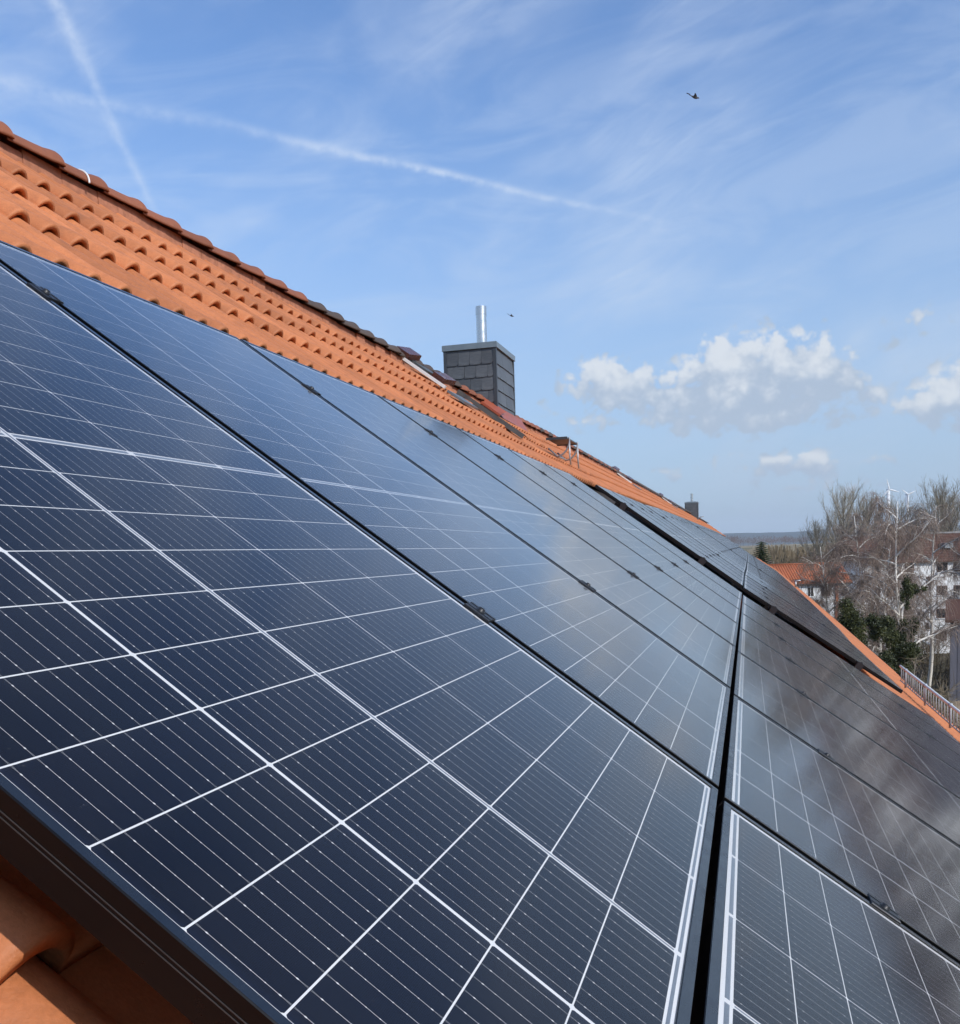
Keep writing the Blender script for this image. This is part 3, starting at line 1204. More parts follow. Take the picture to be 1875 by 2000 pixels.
mb = MB()
rings = [0, 30, 60, 90, 130, 180, 240, 320, 420, 560, 720, 900, 1150, 1450, 1900, 2500, 3300, 4400, 6000, 8200]
NA = 72
for r in rings:
    for j in range(NA):
        a = 2 * math.pi * j / NA
        x, y = r * math.cos(a), r * math.sin(a)
        mb.v.append((x, y, land_z(x, y)))
for i in range(len(rings) - 1):
    for j in range(NA):
        j2 = (j + 1) % NA
        mb.f.append((i * NA + j, (i + 1) * NA + j, (i + 1) * NA + j2, i * NA + j2))
ground = mb.build('ground', mat_land(), None, True)
ground['kind'] = 'structure'

# far wooded hills
mb = MB()
NX, NY = 220, 10
for i in range(NX + 1):
    a = R(-70 + 140 * i / NX)
    for j in range(NY + 1):
        d = 6200 + 3600 * j / NY
        x, y = d * math.cos(a), d * math.sin(a)
        k = j / NY
        prof = math.sin(math.pi * min(1, k * 1.0)) ** .8
        hgt = (112 + 34 * mnoise.noise(Vector((a * 3.2, 0, 1))) + 16 * mnoise.noise(Vector((a * 14, k * 2, 3)))) * prof
        hgt += prof * 7 * mnoise.noise(Vector((a * 160, k * 10, 7)))
        mb.v.append((x, y, -6 + hgt))
for i in range(NX):
    for j in range(NY):
        k = i * (NY + 1) + j
        mb.f.append((k, k + NY + 1, k + NY + 2, k + 1))
o = mb.build('hills', simple('hill_forest', (0.028, 0.040, 0.030), .95, .1, 0, .5, .02), None, True)
o['kind'] = 'structure'


# ------------------------------------------------------------------ bare trees
def rand_unit(rn):
    while True:
        v = Vector((rn.uniform(-1, 1), rn.uniform(-1, 1), rn.uniform(-1, 1)))
        if 0.05 < v.length < 1:
            return v.normalized()


def bend(rn, p, d, L, n, droop, wob):
    pts = [p.copy()]
    d = d.normalized()
    for k in range(n):
        d = (d + rand_unit(rn) * wob + Vector((0, 0, -1)) * droop).normalized()
        pts.append(pts[-1] + d * (L / n))
    return pts


BARK_BIRCH = None


def mat_bark(name, light, dark, sc, thr):
    mat, g, out = new_mat(name)
    geo = g.node('ShaderNodeTexCoord').outputs['Object']
    n = g.noise(g.vm('MULTIPLY', geo, (1, 1, .45)), sc, 5, .7)
    c = g.mix(g.ss(n, thr, thr + .1), light, dark)
    pbsdf(g, out, c, .8, .2, 0, bump(g, n, .4, .02))
    return mat


BIRCH = mat_bark('birch_bark', (0.74, 0.70, 0.63), (0.10, 0.08, 0.07), 2.2, .56)
GREYBARK = mat_bark('grey_bark', (0.23, 0.20, 0.165), (0.07, 0.055, 0.045), 2.5, .5)
TWIG_RED = simple('birch_twig', (0.250, 0.195, 0.160), .85, .15, 0, .35, 1.3)
TWIG_OLIVE = simple('poplar_twig', (0.265, 0.230, 0.170), .85, .15, 0, .3, 1.3)
TWIG_BROWN = simple('shrub_twig', (0.165, 0.130, 0.085), .85, .15, 0, .35, 1.3)


def birch(seed, H, spread, ntw=1.0):
    """weeping birch: pale trunk and limbs, thin hanging twigs"""
    rn = random.Random(seed)
    wood, tw = MB(), MB()
    trunk = bend(rn, Vector((0, 0, 0)), Vector((rn.uniform(-.1, .1), rn.uniform(-.1, .1), 1)), H, 14, -.05, .07)
    r0 = H * .0115
    wood.tube(trunk, [r0 * (1 - .93 * (k / 14) ** .9) + .008 for k in range(15)], 7)
    limbs = []
    nl = 17
    for k in range(nl):
        t = .26 + .70 * (k + rn.random() * .6) / nl
        i = min(13, int(t * 14)); f = t * 14 - i
        p = trunk[i].lerp(trunk[i + 1], f)
        a = k * 2.4 + rn.uniform(-.5, .5)
        el = rn.uniform(.55, 1.15)
        d = Vector((math.cos(a), math.sin(a), el))
        L = spread * (1.15 - .75 * t) * rn.uniform(.8, 1.25) * 1.55
        pts = bend(rn, p, d, L, 8, .03 + .03 * rn.random(), .16)
        rl_ = r0 * (1 - .7 * t) * .72
        wood.tube(pts, [rl_ * (1 - .85 * q / 8) + .006 for q in range(9)], 5, False)
        limbs.append((pts, rl_))
    subs = []
    for pts, rl_ in limbs:
        for q in range(7):
            i = rn.randint(2, 7)
            p = pts[i]
            d = (pts[min(i + 1, 8)] - pts[i - 1]).normalized() + rand_unit(rn) * .9 + Vector((0, 0, .25))
            L = spread * rn.uniform(.25, .6)
            sp = bend(rn, p, d, L, 5, .09, .2)
            (wood if q < 2 else tw).tube(sp, [max(.008, rl_ * (.46 if q < 2 else .3) * (1 - .8 * z / 5)) for z in range(6)], 4, False)
            subs.append(sp)
    allb = subs + [l[0] for l in limbs]
    for sp in allb:
        for q in range(int((27 if len(sp) == 6 else 18) * ntw)):
            i = rn.randint(1, len(sp) - 1)
            p = sp[i].lerp(sp[i - 1], rn.random())
            d = rand_unit(rn) * .8 + Vector((0, 0, .15))
            L = rn.uniform(.5, 1.7) * H / 15
            t_ = bend(rn, p, d, L, 4, .55, .12)
            tw.tube(t_, [.0095, .009, .0085, .007, .0045], 3, False)
    return wood, tw


def poplar(seed, H, spread):
    """upright bare tree: many steep limbs and fine rising twigs"""
    rn = random.Random(seed)
    wood, tw = MB(), MB()
    trunk = bend(rn, Vector((0, 0, 0)), Vector((rn.uniform(-.05, .05), rn.uniform(-.05, .05), 1)), H * .92, 12, -.06, .05)
    r0 = H * .013
    wood.tube(trunk, [r0 * (1 - .94 * k / 12) + .01 for k in range(13)], 7)
    for k in range(34):
        t = .15 + .75 * (k + rn.random()) / 34
        i = min(11, int(t * 12))
        p = trunk[i].lerp(trunk[i + 1], t * 12 - i)
        a = k * 2.4 + rn.uniform(-.5, .5)
        d = Vector((math.cos(a), math.sin(a), rn.uniform(1.0, 1.8)))
        L = (H - p.z) * rn.uniform(.65, .95)
        L = min(L, spread * 2.2)
        pts = bend(rn, p, d, L, 8, -.09, .09)
        rl_ = r0 * (1 - .8 * t) * .5
        wood.tube(pts, [rl_ * (1 - .88 * q / 8) + .008 for q in range(9)], 5, False)
        for q in range(26):
            i2 = rn.randint(1, 8)
            p2 = pts[i2].lerp(pts[i2 - 1], rn.random())
            d2 = (pts[i2] - pts[i2 - 1]).normalized() * 1.2 + rand_unit(rn) * .75 + Vector((0, 0, .45))
            t2 = bend(rn, p2, d2, rn.uniform(.6, 2.3) * H / 18, 4, -.10, .12)
            tw.tube(t2, [.017, .015, .012, .010, .006], 3, False)
            for w_ in range(4):
                p3 = t2[rn.randint(1, 3)]
                t3 = bend(rn, p3, (t2[-1] - t2[0]).normalized() + rand_unit(rn) * .6, rn.uniform(.4, 1.1), 2, -.08, .1)
                tw.tube(t3, [.010, .008, .005], 3, False)
    return wood, tw


def shrub(seed, H, spread):
    rn = random.Random(seed)
    wood, tw = MB(), MB()
    for k in range(16):
        a = rn.uniform(0, 6.28)
        d = Vector((math.cos(a) * rn.uniform(.1, .9), math.sin(a) * rn.uniform(.1, .9), 1.2))
        pts = bend(rn, Vector((rn.uniform(-.3, .3) * spread, rn.uniform(-.3, .3) * spread, 0)), d, H * rn.uniform(.7, 1.05), 7, .01, .16)
        wood.tube(pts, [.05 * H / 5 * (1 - .85 * q / 7) + .006 for q in range(8)], 4, False)
        for q in range(60):
            i = rn.randint(2, 7)
            p = pts[i].lerp(pts[i - 1], rn.random())
            t_ = bend(rn, p, rand_unit(rn) + Vector((0, 0, .5)), rn.uniform(.4, 1.4) * H / 6, 3, .06, .2)
            tw.tube(t_, [.014, .012, .009, .005], 3, False)
    return wood, tw


TREES = {}


def tree(kind, base, seed, H, spread, label, group, wood_mat, twig_mat, name, rot=0.0, scale=1.0, squash=1.0):
    fn = {'birch': birch, 'poplar': poplar, 'shrub': shrub}[kind]
    if kind == 'birch' and seed == 14:
        fn = lambda a_, b_, c_: birch(a_, b_, c_, .55)
    key = (kind, seed, round(H, 1))
    if key not in TREES:
        w, t = fn(seed, H, spread)
        TREES[key] = (w.mesh('trunk', wood_mat, True), t.mesh('crown', twig_mat))
    M = Matrix.Translation(base) @ Matrix.Rotation(rot, 4, 'Z') @ Matrix.Diagonal((scale * squash, scale * squash, scale, 1))
    e = empty(name, M, label, 'tree' if kind != 'shrub' else 'shrub', group)
    place('trunk', TREES[key][0], e)
    place('crown', TREES[key][1], e)
    return e


def on_ground(x, depth, y=None):
    """ground point under photo column x at that depth"""
    p = pxd(x, 1060, depth)
    return Vector((p.x, p.y, land_z(p.x, p.y)))


B = 'bare weeping birches in front of the white houses'
tree('birch', on_ground(1766, 64), 11, 16.6, 3.0, 'tallest white-trunked birch in front of the long white house', B, BIRCH, TWIG_RED, 'birch_tree', 0.3)
tree('birch', on_ground(1724, 70), 12, 14.6, 2.7, 'birch with leaning pale limbs just left of the tallest birch', B, BIRCH, TWIG_RED, 'birch_tree', 2.1)
tree('birch', on_ground(1634, 74), 13, 13.6, 2.5, 'birch standing before the orange roof, leftmost of the birches', B, BIRCH, TWIG_RED, 'birch_tree', 4.0)
tree('birch', on_ground(1815, 84), 14, 16.8, 3.0, 'birch with dense red-brown twigs right of the tallest birch', B, BIRCH, TWIG_RED, 'birch_tree', 1.0)
tree('birch', on_ground(1685, 92), 12, 14.6, 2.7, 'birch behind the evergreens, between the two houses', B, BIRCH, TWIG_RED, 'birch_tree', 5.2, 1.12)
tree('birch', on_ground(1880, 76), 14, 16.8, 3.0, 'birch cut by the right edge of the picture', B, BIRCH, TWIG_RED, 'birch_tree', 3.6, .80)
# more of the same row stands beyond the right edge and shows in the panels' glass
for k, (x, d_, sd, Hh) in enumerate(((2000, 74, 11, 16.6), (2130, 88, 14, 16.8), (2270, 76, 13, 13.6), (2400, 72, 12, 14.6), (2560, 84, 11, 16.6))):
    tree('birch', on_ground(x, d_), sd, Hh, 2.8, 'bare birch beyond the right edge, %s of five counted from the frame' % ORD[k], B, BIRCH, TWIG_RED, 'birch_tree', k * 1.7)
Pp = 'tall bare trees behind the houses'
for (x, d_, sd, H, lab, rot) in ((1604, 150, 21, 17.5, 'shortest bare upright tree, at the left end of the tree line', 0),
                                 (1652, 158, 22, 23.2, 'tall bare upright tree left of the nearer wind turbine', 1.2),
                                 (1705, 165, 23, 21.8, 'bare upright tree just left of the wind turbine towers', 2.2),
                                 (1748, 160, 22, 21.0, 'bare upright tree between the two wind turbines', 3.1),
                                 (1830, 156, 21, 23.4, 'tall bare upright tree rising above the brown roof', 4.4),
                                 (1628, 172, 23, 20.0, 'bare upright tree second from the left end of the tree line', 5.0),
                                 (1680, 176, 21, 22.0, 'bare upright tree behind the leaning birch, left of the turbines', 2.9),
                                 (1795, 170, 23, 19.5, 'bare upright tree right of the lower wind turbine', 1.7),
                                 (1850, 172, 22, 22.0, 'bare upright tree behind the tallest one over the brown roof', 5.6),
                                 (1872, 160, 23, 21.0, 'bare upright tree at the right edge above the brown roof', .8)):
    H0 = {21: 20.0, 22: 22.0, 23: 21.0}[sd]
    tree('poplar', on_ground(x, d_), sd, H0, 3.4, lab, Pp, GREYBARK, TWIG_OLIVE, 'bare_tree', rot, H / H0)
Sg = 'bare undergrowth by the houses'
for (x, d_, H, lab, rot) in ((1800, 52, 7.2, 'brown bare shrub in front of the white house, below the tallest birch', 0),
                             (1850, 46, 6.4, 'brown bare shrub beside the dark grey gable at right', 2.0),
                             (1745, 80, 9.5, 'brown bare thicket behind the evergreen tree', 3.3),
                             (1795, 96, 6.8, 'low bare shrub at the foot of the white facade, below its windows', 1.1),
                             (1838, 88, 6.0, 'low bare shrub left of the dark grey house corner', 5.1),
                             (1776, 100, 6.2, 'low bare shrub against the white wall right of the ivy', 2.7),
                             (1660, 105, 9.6, 'brown bare thicket between orange roof and white house', 4.4)):
    tree('shrub', on_ground(x, d_), 31, 6.5, 2.6, lab, Sg, GREYBARK, TWIG_BROWN, 'bare_shrub', rot, H / 6.5)


# evergreens
def leafmat(name, a, b):
    mat, g, out = new_mat(name)
    n = g.noise(g.node('ShaderNodeNewGeometry').outputs['Position'], 1.1, 4, .6)
    c = g.mix(g.ss(n, .35, .65), a, b)
    pbsdf(g, out, c, .55, .35)
    return mat


IVY = leafmat('evergreen_leaf', (0.026, 0.034, 0.010), (0.075, 0.082, 0.026))
SPRUCE = leafmat('spruce_needle', (0.022, 0.034, 0.015), (0.05, 0.062, 0.025))


def leaf_blob(mb, rn, c, rx, rz, n, size):
    for _ in range(n):
        v = rand_unit(rn) * (rn.random() ** .62) * (1.0 if rn.random() < .9 else 1.35)
        bump_ = 1 + .55 * mnoise.noise(v * 2.3 + c * .7)
        p = c + Vector((v.x * rx, v.y * rx, v.z * rz)) * bump_
        a = rand_unit(rn); b = a.cross(rand_unit(rn)).normalized()
        sz = size * rn.uniform(.6, 1.4)
        a *= sz; b *= sz * .55
        mb.face([p - a, p + b, p + a, p - b])


def evergreen(x, ytop, depth, lobes, label, seed):
    rn = random.Random(seed)
    g0 = on_ground(x, depth)
    e = empty('evergreen_tree', Matrix.Translation(g0), label, 'tree', 'dark evergreens below the birches')
    mb = MB()
    top = pxd(x, ytop, depth) - g0
    mb.tube(bend(rn, Vector((0, 0, 0)), Vector((0, 0, 1)), top.z * .9, 8, 0, .06), [.18 - .02 * k for k in range(9)], 7)
    mb.build('trunk', GREYBARK, e, True)
    mb = MB()
    for (lx, ly, rx, ry, n) in lobes:
        c = pxd(lx, ly, depth + rn.uniform(-1, 1)) - g0
        for sub in range(7):
            off = rand_unit(rn)
            cc = c + Vector((off.x * rx, off.y * rx, off.z * ry)) * (depth / FPX) * .75
            k = rn.uniform(.35, .6)
            leaf_blob(mb, rn, cc, rx * depth / FPX * k, ry * depth / FPX * k, n // 2, .055)
    mb.build('crown', IVY, e)


evergreen(1665, 1170, 56, [(1655, 1205, 26, 30, 2600), (1690, 1235, 34, 34, 3000), (1690, 1290, 50, 40, 3000)],
          'dark green evergreen tree right behind the tile eave', 41)
evergreen(1735, 1205, 58, [(1735, 1240, 34, 34, 3000), (1765, 1265, 34, 34, 2600), (1740, 1300, 50, 36, 3000)],
          'rounder yellow-green evergreen right of the dark evergreen', 42)
evergreen(1772, 1120, 63.2, [(1772, 1160, 13, 30, 900), (1790, 1150, 16, 10, 400), (1770, 1215, 18, 30, 1200)],
          'ivy-grown trunk at the foot of the tallest birch', 43)
# spruce beyond the roof
g0 = on_ground(1487, 120)
e = empty('spruce_tree', Matrix.Translation(g0), 'dark green spruce tip beyond the far end of the panels', 'tree')
rn = random.Random(5)
Hs = (pxd(1487, 1058, 120) - g0).z
mb = MB(); mb.tube([(0, 0, 0), (0, 0, Hs)], [.2, .02], 7); mb.build('trunk', GREYBARK, e, True)
mb = MB()
for k in range(46):
    t = k / 46
    z = Hs * (1 - t * .8)
    L = .45 + 4.2 * t
    for q in range(11):
        a = q * .571 + k * 1.3
        p0 = Vector((0, 0, z)); d = Vector((math.cos(a), math.sin(a), -.30))
        Lq = L * rn.uniform(.65, 1.15)
        for w_ in range(5):
            c = p0 + d * (Lq * (.25 + .75 * w_ / 4))
            s_ = .26
            x_ = Vector((-d.y, d.x, 0)).normalized() * s_ * .55
            mb.face([c - d * s_ - x_ * .2, c + x_ - Vector((0, 0, .10)), c + d * s_, c - x_ - Vector((0, 0, .10))])
mb.build('crown', SPRUCE, e)
# slim pale young birch by the orange roof
tree('birch', on_ground(1512, 128), 13, 13.6, 1.6, 'slim pale birch between the spruce and the orange roof', B, BIRCH, TWIG_BROWN, 'birch_tree', 1.9, .86, .55)


# woods further out: crowns of twigs that read as one mass
def wood_mass(name, label, xr, depth, ytops, n, mat, seed, crown, step):
    rn = random.Random(seed)
    mb = MB()
    for k in range(n):
        x = rn.uniform(*xr)
        d_ = rn.uniform(*depth)
        p = on_ground(x, d_)
        top = pxd(x, rn.uniform(*ytops), d_).z
        H = max(2.0, top - p.z)
        c = Vector((p.x, p.y, p.z + H * .62))
        r = crown * rn.uniform(.7, 1.3)
        for q in range(step):
            v = rand_unit(rn) * rn.random() ** .4
            a = c + Vector((v.x * r, v.y * r, v.z * H * .38))
            dv = Vector((v.x * .5, v.y * .5, 1)).normalized() * rn.uniform(.5, 1.0) * H * .16
            w_ = RIGHT * (H * .012 * rn.uniform(.6, 1.8))
            mb.face([a - w_, a + w_, a + dv + w_ * .3, a + dv - w_ * .3])
        mb.tube([p, Vector((p.x, p.y, p.z + H * .8))], [H * .012, H * .004], 4, False)
    o = mb.build(name, mat)
    tag(o, label, 'woods', None, 'stuff')
    return o


wood_mass('bare_thicket', 'olive-brown bare thicket filling the land behind the orange roof', (1480, 1760), (150, 330), (1072, 1092), 120, TWIG_BROWN, 51, 3.2, 130)
wood_mass('bare_thicket', 'pale brown bare hedgerow beside the spruce', (1470, 1640), (360, 620), (1066, 1074), 130, TWIG_OLIVE, 52, 4.0, 60)
wood_mass('far_woods', 'purple-brown strip of leafless woods under the blue hills', (1300, 2100), (1700, 2600), (1045, 1056), 420, simple('far_twigs', (0.13, 0.095, 0.085), .9, .1, 0, .3, .02), 53, 16, 60)

# ------------------------------------------------------------------ houses on the right
VR = Vector((RIGHT.x, RIGHT.y, 0)).normalized()
VN = Vector((-FWD.x, -FWD.y, 0)).normalized()          # towards the camera
PLASTER = simple('white_plaster', (0.82, 0.815, 0.80), .9, .1, 0, .07, .6)
BROWNROOF = simple('brown_roof', (0.115, 0.062, 0.046), .8, .2, 0, .22, 1.5)
ORANGEROOF = simple('orange_roof', (0.42, 0.135, 0.062), .75, .2, 0, .2, 1.2)
WINBROWN = simple('brown_window_frame', (0.10, 0.045, 0.032), .5, .4, 0, .1, 5)
WINWHITE = simple('white_window_frame', (0.72, 0.72, 0.70), .5, .4, 0, .05, 5)
PANE = simple('window_pane', (0.018, 0.02, 0.024), .06, .5, 0, .1, 2)
GREYCLAD = simple('grey_cladding', (0.17, 0.165, 0.19), .75, .2, 0, .15, 1.2, 0, (1, 1, .15))


def basis(origin, yaw=0.0):
    x = (Matrix.Rotation(yaw, 3, 'Z') @ VR)
    y = (Matrix.Rotation(yaw, 3, 'Z') @ VN)          # y towards the viewer, negative into the house
    return Matrix(((x.x, y.x, 0, origin.x), (x.y, y.y, 0, origin.y), (0, 0, 1, origin.z), (0, 0, 0, 1)))


def flip_fix(mb):
    # x right, y towards the viewer, z up is left-handed here: reverse the faces
    mb.f = [q[::-1] for q in mb.f]
    return mb


def window(parent, x, z, w, h, frame=WINBROWN, sill=True):
    mb = MB()
    mb.box(x - w / 2, x + w / 2, .0, .05, z - h / 2, z + h / 2)
    o = flip_fix(mb).build('window', frame, parent)
    mb = MB()
    mb.box(x - w / 2 + .07, x - .03, .05, .058, z - h / 2 + .08, z + h / 2 - .08)
    flip_fix(mb).build('pane', PANE, o)
    mb = MB()
    mb.box(x + .03, x + w / 2 - .07, .05, .058, z - h / 2 + .08, z + h / 2 - .08)
    flip_fix(mb).build('pane', PANE, o)
    if sill:
        mb = MB()
        mb.box(x - w / 2 - .06, x + w / 2 + .06, .0, .14, z - h / 2 - .08, z - h / 2 - .002)
        flip_fix(mb).build('sill', WINWHITE, o)


# long white house
DW = 116.0
ow = pxd(1686, 1098, DW)
orig = Vector((ow.x, ow.y, land_z(ow.x, ow.y)))
eave = ow.z - orig.z
wh = empty('apartment_house', basis(orig), 'long white four-storey house with brown roof behind the birches', 'house')
LW, DEP = 78.0, 11.0
mb = MB(); mb.box(0, LW, -DEP, 0, 0, eave)
flip_fix(mb).build('wall', PLASTER, wh)
rise = 3.05
mb = MB()
ovh, th = .45, .16
for sgn in (1, -1):
    y0, y1 = (ovh, -DEP / 2) if sgn == 1 else (-DEP - ovh, -DEP / 2)
    z0 = eave - ovh * rise / (DEP / 2)
    k = len(mb.v)
    mb.v += [(-.4, y0, z0), (LW + .4, y0, z0), (LW + .4, y1, eave + rise), (-.4, y1, eave + rise),
             (-.4, y0, z0 + th), (LW + .4, y0, z0 + th), (LW + .4, y1, eave + rise + th), (-.4, y1, eave + rise + th)]
    q = [(0, 1, 2, 3), (4, 7, 6, 5), (0, 4, 5, 1), (0, 3, 7, 4), (1, 5, 6, 2)]
    mb.f += [tuple(k + i for i in (f if sgn == -1 else f[::-1])) for f in q]
rf = mb.build('roof', BROWNROOF, wh)
# tile courses and ridge line on the roof
mb = MB()
for k in range(1, 16):
    t = k / 16
    y = ovh + (-DEP / 2 - ovh) * t
    z = eave - ovh * rise / (DEP / 2) + (rise + ovh * rise / (DEP / 2)) * t + th
    mb.box(-.4, LW + .4, y - .03, y + .03, z - .02, z + .035)
flip_fix(mb).build('tile_course', BROWNROOF, rf)
mb = MB()
mb.tube([(-.4, -DEP / 2, eave + rise + th + .02), (LW + .4, -DEP / 2, eave + rise + th + .02)], .14, 8)
mb.build('ridge', simple('pale_ridge', (0.42, 0.38, 0.33), .8, .2, 0, .3, 1), rf, True)
mb = MB()
xs0 = (1866 - 1686) / FPX * DW
mb.box(xs0 - .5, xs0 + .5, -2.9, -1.6, eave + rise * .45, eave + rise * .45 + .62)
flip_fix(mb).build('roof_window', GALV, rf)
fl = 45.0 / FPX * DW
mpp = DW / FPX
zof = lambda y: (1098 - y) * mpp + eave
cols = [1741, 1776, 1840, 1872, 1937, 1972, 2036, 2068, 2133, 2168, 2232, 2264, 2330, 2365, 2430, 2465, 2530, 2562, 2626, 2660, 2724, 2756, 2820]
for xi in cols:
    for k in range(4):
        window(wh, (xi - 1686) * mpp, zof(1113) - k * fl, 1.12 if xi != 1840 else 1.3, 1.15)
for xi in (1815, 2010, 2206, 2400, 2600):
    for k in range(4):
        window(wh, (xi - 1686) * mpp, zof(1137) - k * fl, .7, .85)
for xi in (1712,):
    for k in range(4):
        window(wh, (xi - 1686) * mpp, zof(1113) - k * fl, .9, 1.15)
mb = MB(); mb.tube([(0, 0, 0), (0, 0, eave)], .06, 8)
mb.v = [(x + 1.2, y + .1, z) for x, y, z in mb.v]
mb.build('downpipe', GALV, wh, True)
# three chimneys on that roof
for (xp, yy) in ((1835, 1042), (2050, 1042), (2300, 1042)):
    mb = MB(); xx = (xp - 1686) * mpp
    mb.box(xx - .4, xx + .4, -DEP / 2 - .5, -DEP / 2 + .3, eave + rise - .3, eave + rise + .9)
    flip_fix(mb).build('chimney', BROWNROOF, rf)

# lower house with the orange roof
DO = 112.0
oo = pxd(1505, 1141, DO)
orig = Vector((oo.x, oo.y, land_z(oo.x, oo.y)))
eave = oo.z - orig.z
oh = empty('small_house', basis(orig), 'low white house with bright orange tile roof left of the birches', 'house')
mo = DO / FPX
LW, DEP = (1664 - 1505) * mo, 7.0
mb = MB(); mb.box(.2, LW - .3, -DEP, 0, 0, eave)
flip_fix(mb).build('wall', PLASTER, oh)
rise = (1141 - 1107) * mo + .0
mb = MB()
th, ovh = .12, .3
for sgn in (1, -1):
    y0, y1 = (ovh, -DEP / 2) if sgn == 1 else (-DEP - ovh, -DEP / 2)
    z0 = eave - ovh * rise / (DEP / 2)
    k = len(mb.v)
    mb.v += [(0, y0, z0), (LW, y0, z0), (LW, y1, eave + rise), (0, y1, eave + rise),
             (0, y0, z0 + th), (LW, y0, z0 + th), (LW, y1, eave + rise + th), (0, y1, eave + rise + th)]
    q = [(0, 1, 2, 3), (4, 7, 6, 5), (0, 4, 5, 1), (0, 3, 7, 4), (1, 5, 6, 2)]
    mb.f += [tuple(k + i for i in (f if sgn == -1 else f[::-1])) for f in q]
rf = mb.build('roof', ORANGEROOF, oh)
# rolls of the tiles run up the slope
n = int(LW / .30)
sl = math.atan2(rise, DEP / 2)
Ls = math.hypot(rise, DEP / 2) + .3
mb = MB(); mb.tube([(0, ovh, -ovh * rise / (DEP / 2)), (0, -DEP / 2, rise)], .075, 6)
roll_me = mb.mesh('tile_roll', ORANGEROOF, True)
for k in range(n):
    place('tile_roll', roll_me, rf, Matrix.Translation((.15 + k * .30, 0, eave + th)))
mb = MB(); mb.tube([(0, -DEP / 2, eave + rise + th + .03), (LW, -DEP / 2, eave + rise + th + .03)], .11, 8)
mb.build('ridge', ORANGEROOF, rf, True)
mb = MB(); mb.tube([(0, ovh + .08, eave - .16), (LW, ovh + .08, eave - .16)], .07, 8)
mb.build('gutter', DARKTRIM, oh, True)
for (xp, w_, f_) in ((1540, .9, WINWHITE), (1583, .75, WINWHITE), (1613, 1.0, WINBROWN), (1648, .8, WINBROWN)):
    window(oh, (xp - 1505) * mo, eave - (1155 - 1141) * mo - .2, w_, 1.15, f_)
mb = MB(); mb.box((1631 - 1505) * mo, (1637 - 1505) * mo, 0, .12, 0, eave - .1)
flip_fix(mb).build('pillar', ORANGEROOF, oh)

# grey gable at the right edge
DG = 72.0
og = pxd(1856, 1213, DG)
orig = Vector((og.x, og.y, land_z(og.x, og.y)))
ev = og.z - orig.z
gh = empty('grey_house', basis(orig, R(-26)), 'dark grey clad house corner with brown roof at the right edge', 'house')
mb = MB(); mb.box(0, 9, -3, 0, 0, ev)
flip_fix(mb).build('wall', GREYCLAD, gh)
mb = MB()
k = len(mb.v)
mb.v += [(-.35, .35, ev - .1), (9, .35, ev - .1), (9, -4, ev + 1.2), (-.35, -4, ev + 1.2), (-.35, .35, ev + .12), (9, .35, ev + .12), (9, -4, ev + 1.42), (-.35, -4, ev + 1.42)]
mb.f += [f[::-1] for f in [(0, 1, 2, 3), (4, 7, 6, 5), (0, 4, 5, 1), (0, 3, 7, 4), (1, 5, 6, 2)]]
mb.build('roof', BROWNROOF, gh)
for k in range(9):
    mb = MB(); mb.box(.02 + k * .5, .47 + k * .5, .002, .03, .1, ev - .15)
    flip_fix(mb).build('board', GREYCLAD, gh)
window(gh, 2.4, ev - 1.6, 1.2, 1.2, WINWHITE)
# weathered board fence in front
of = pxd(1812, 1372, 60.0)
fz = land_z(of.x, of.y)
fe = empty('board_fence', basis(Vector((of.x, of.y, of.z - 1.6))), 'weathered pale board fence at the foot of the shrubs, right', 'fence')
FENCE = simple('fence_wood', (0.24, 0.19, 0.14), .85, .15, 0, .25, 3)
for k in range(14):
    mb = MB(); mb.box(k * .17, k * .17 + .155, -.01, .012, 0, 1.6 + .03 * (k % 3))
    flip_fix(mb).build('board', FENCE, fe)
for z_ in (.4, 1.2):
    mb = MB(); mb.box(0, 14 * .17, -.05, -.011, z_, z_ + .09)
    flip_fix(mb).build('rail', FENCE, fe)
mb = MB(); mb.box(0, .1, -.15, -.051, of.z * 0 - 3.0, 1.5)
flip_fix(mb).build('post', FENCE, fe)

# ------------------------------------------------------------------ wind turbines
TURB = simple('turbine_white', (0.80, 0.81, 0.82), .5, .3, 0, .02, .05)


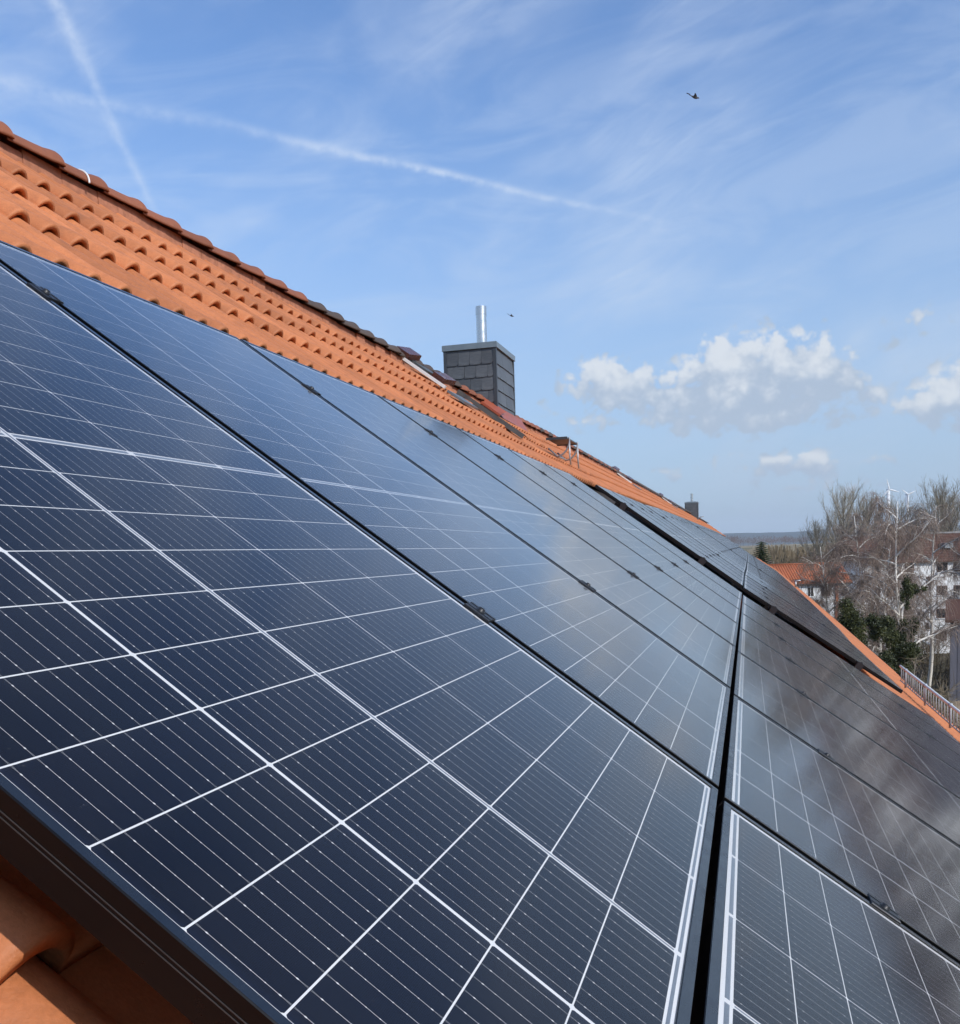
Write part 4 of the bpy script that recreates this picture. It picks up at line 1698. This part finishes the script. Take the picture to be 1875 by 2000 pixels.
def turbine(x, y, depth, label, yaw, phase, blade):
    hub = pxd(x, y, depth)
    gz = 0.0
    e = empty('wind_turbine', Matrix.Translation(Vector((hub.x, hub.y, gz))), label, 'wind turbine', 'wind turbines behind the trees')
    H = hub.z - gz
    mb = MB(); mb.tube([(0, 0, -20), (0, 0, H - 2)], [6.0, 4.2], 16); mb.build('tower', TURB, e, True)
    Mr = Matrix.Translation((0, 0, H)) @ Matrix.Rotation(yaw, 4, 'Z')
    mb = MB(); mb.tube([(-9, 0, .2), (-7, 0, .2), (-2, 0, 0), (3, 0, 0)], [1.2, 2.2, 2.5, 2.0], 12); mb.build('nacelle', TURB, e, True, Mr)
    mb = MB(); mb.tube([(3, 0, 0), (5, 0, 0), (7, 0, 0)], [2.0, 1.8, .4], 12); mb.build('hub', TURB, e, True, Mr)
    mb = MB()
    for k in range(9):
        t = k / 8
        c = 1.1 + 1.5 * math.sin(math.pi * min(1, t * 1.9 + .12)) if t < .45 else 2.5 * (1 - (t - .45) / .6)
        for (a, b) in ((-.5, 0), (0, .13), (.5, 0), (0, -.13)):
            mb.v.append((b * 2.2 * max(.5, c), a * 1.7 * max(.5, c), 1.5 + t * blade))
    for k in range(8):
        for j in range(4):
            j2 = (j + 1) % 4
            mb.f.append((k * 4 + j, k * 4 + j2, (k + 1) * 4 + j2, (k + 1) * 4 + j))
    mb.f.append((32, 33, 34, 35))
    me = mb.mesh('blade', TURB, True)
    for q in range(3):
        place('blade', me, e, Mr @ Matrix.Translation((5, 0, 0)) @ Matrix.Rotation(phase + q * 2 * math.pi / 3, 4, 'X'))


turbine(1735, 956, 2500, 'left and taller of the two white wind turbines above the trees', R(200), .25, 27)
turbine(1772, 966, 2700, 'right and lower of the two white wind turbines above the trees', R(205), .95, 25)

# ------------------------------------------------------------------ birds
PLUME = simple('bird_plumage', (0.10, 0.085, 0.08), .7, .2, 0, .4, 25)
PLUME_PALE = simple('bird_underside', (0.55, 0.50, 0.45), .7, .2, 0, .2, 25)


def bird(x, y, depth, L, label, roll):
    c = pxd(x, y, depth)
    ax = RIGHT.copy(); up = -DOWN; dp = FWD.copy()
    ax = (ax + DOWN * .30).normalized()
    nn = ax.cross(up).normalized(); up = nn.cross(ax).normalized()
    M = Matrix(((ax.x, nn.x, up.x, c.x), (ax.y, nn.y, up.y, c.y), (ax.z, nn.z, up.z, c.z), (0, 0, 0, 1)))
    e = empty('bird', M, label, 'bird', 'birds in the sky')
    mb = MB()
    mb.tube([(-.62 * L, 0, .08 * L), (-.42 * L, 0, .05 * L), (-.22 * L, 0, .01 * L), (0, 0, -.01 * L), (.2 * L, 0, 0), (.30 * L, 0, .03 * L), (.38 * L, 0, .045 * L), (.43 * L, 0, .035 * L), (.50 * L, 0, .02 * L)],
            [.035 * L, .03 * L, .085 * L, .135 * L, .115 * L, .07 * L, .065 * L, .04 * L, .004 * L], 12)
    mb.build('body', PLUME, e, True)
    for sg in (1, -1):
        mb = MB()
        pts = [(.20, .08), (.16, .45), (.02, .80), (-.16, .98), (-.12, .62), (-.16, .30), (-.18, .08)]
        z = [.04, .02, .06, .10, .06, .02, .03]
        v = [(a * L, sg * b * L * .42, (zz * 1.0 + .12 * b) * L) for (a, b), zz in zip(pts, z)]
        v2 = [(a, b, q + .012 * L) for a, b, q in v]
        n = len(v)
        mb.v = v + v2
        mb.f = [tuple(range(n)), tuple(range(2 * n - 1, n - 1, -1))] + [(i, (i + 1) % n, (i + 1) % n + n, i + n) for i in range(n)]
        mb.build('wing', PLUME_PALE if sg == -1 else PLUME, e)
    mb = MB()
    mb.box(-.95 * L, -.55 * L, -.07 * L, .07 * L, .085 * L, .10 * L, Matrix.Rotation(R(5), 4, 'Y'))
    mb.build('tail', PLUME, e)


bird(1357, 190, 30, .30, 'larger bird gliding high in the upper right of the sky', 0)
bird(999, 617, 48, .26, 'tiny dark bird just right of the chimney flue', 0)

# ------------------------------------------------------------------ the air: thin even haze round everything
mb = MB()
mb.box(-900, 13000, -9000, 9000, -70, 330)
hm = bpy.data.materials.new('haze')
hm.use_nodes = True
hm.node_tree.nodes.clear()
hg = NT(hm.node_tree)
ho = hg.node('ShaderNodeOutputMaterial')
hv = hg.node('ShaderNodeVolumePrincipled')
hv.inputs['Color'].default_value = (0.80, 0.90, 1.0, 1)
hv.inputs['Density'].default_value = 1.0e-4
hv.inputs['Anisotropy'].default_value = 0.0
hg.l.new(hv.outputs[0], ho.inputs['Volume'])
o = mb.build('haze', hm)
tag(o, 'thin pale haze in the air over the far land', 'haze', None, 'stuff')

print('tiles placed one by one:', count)
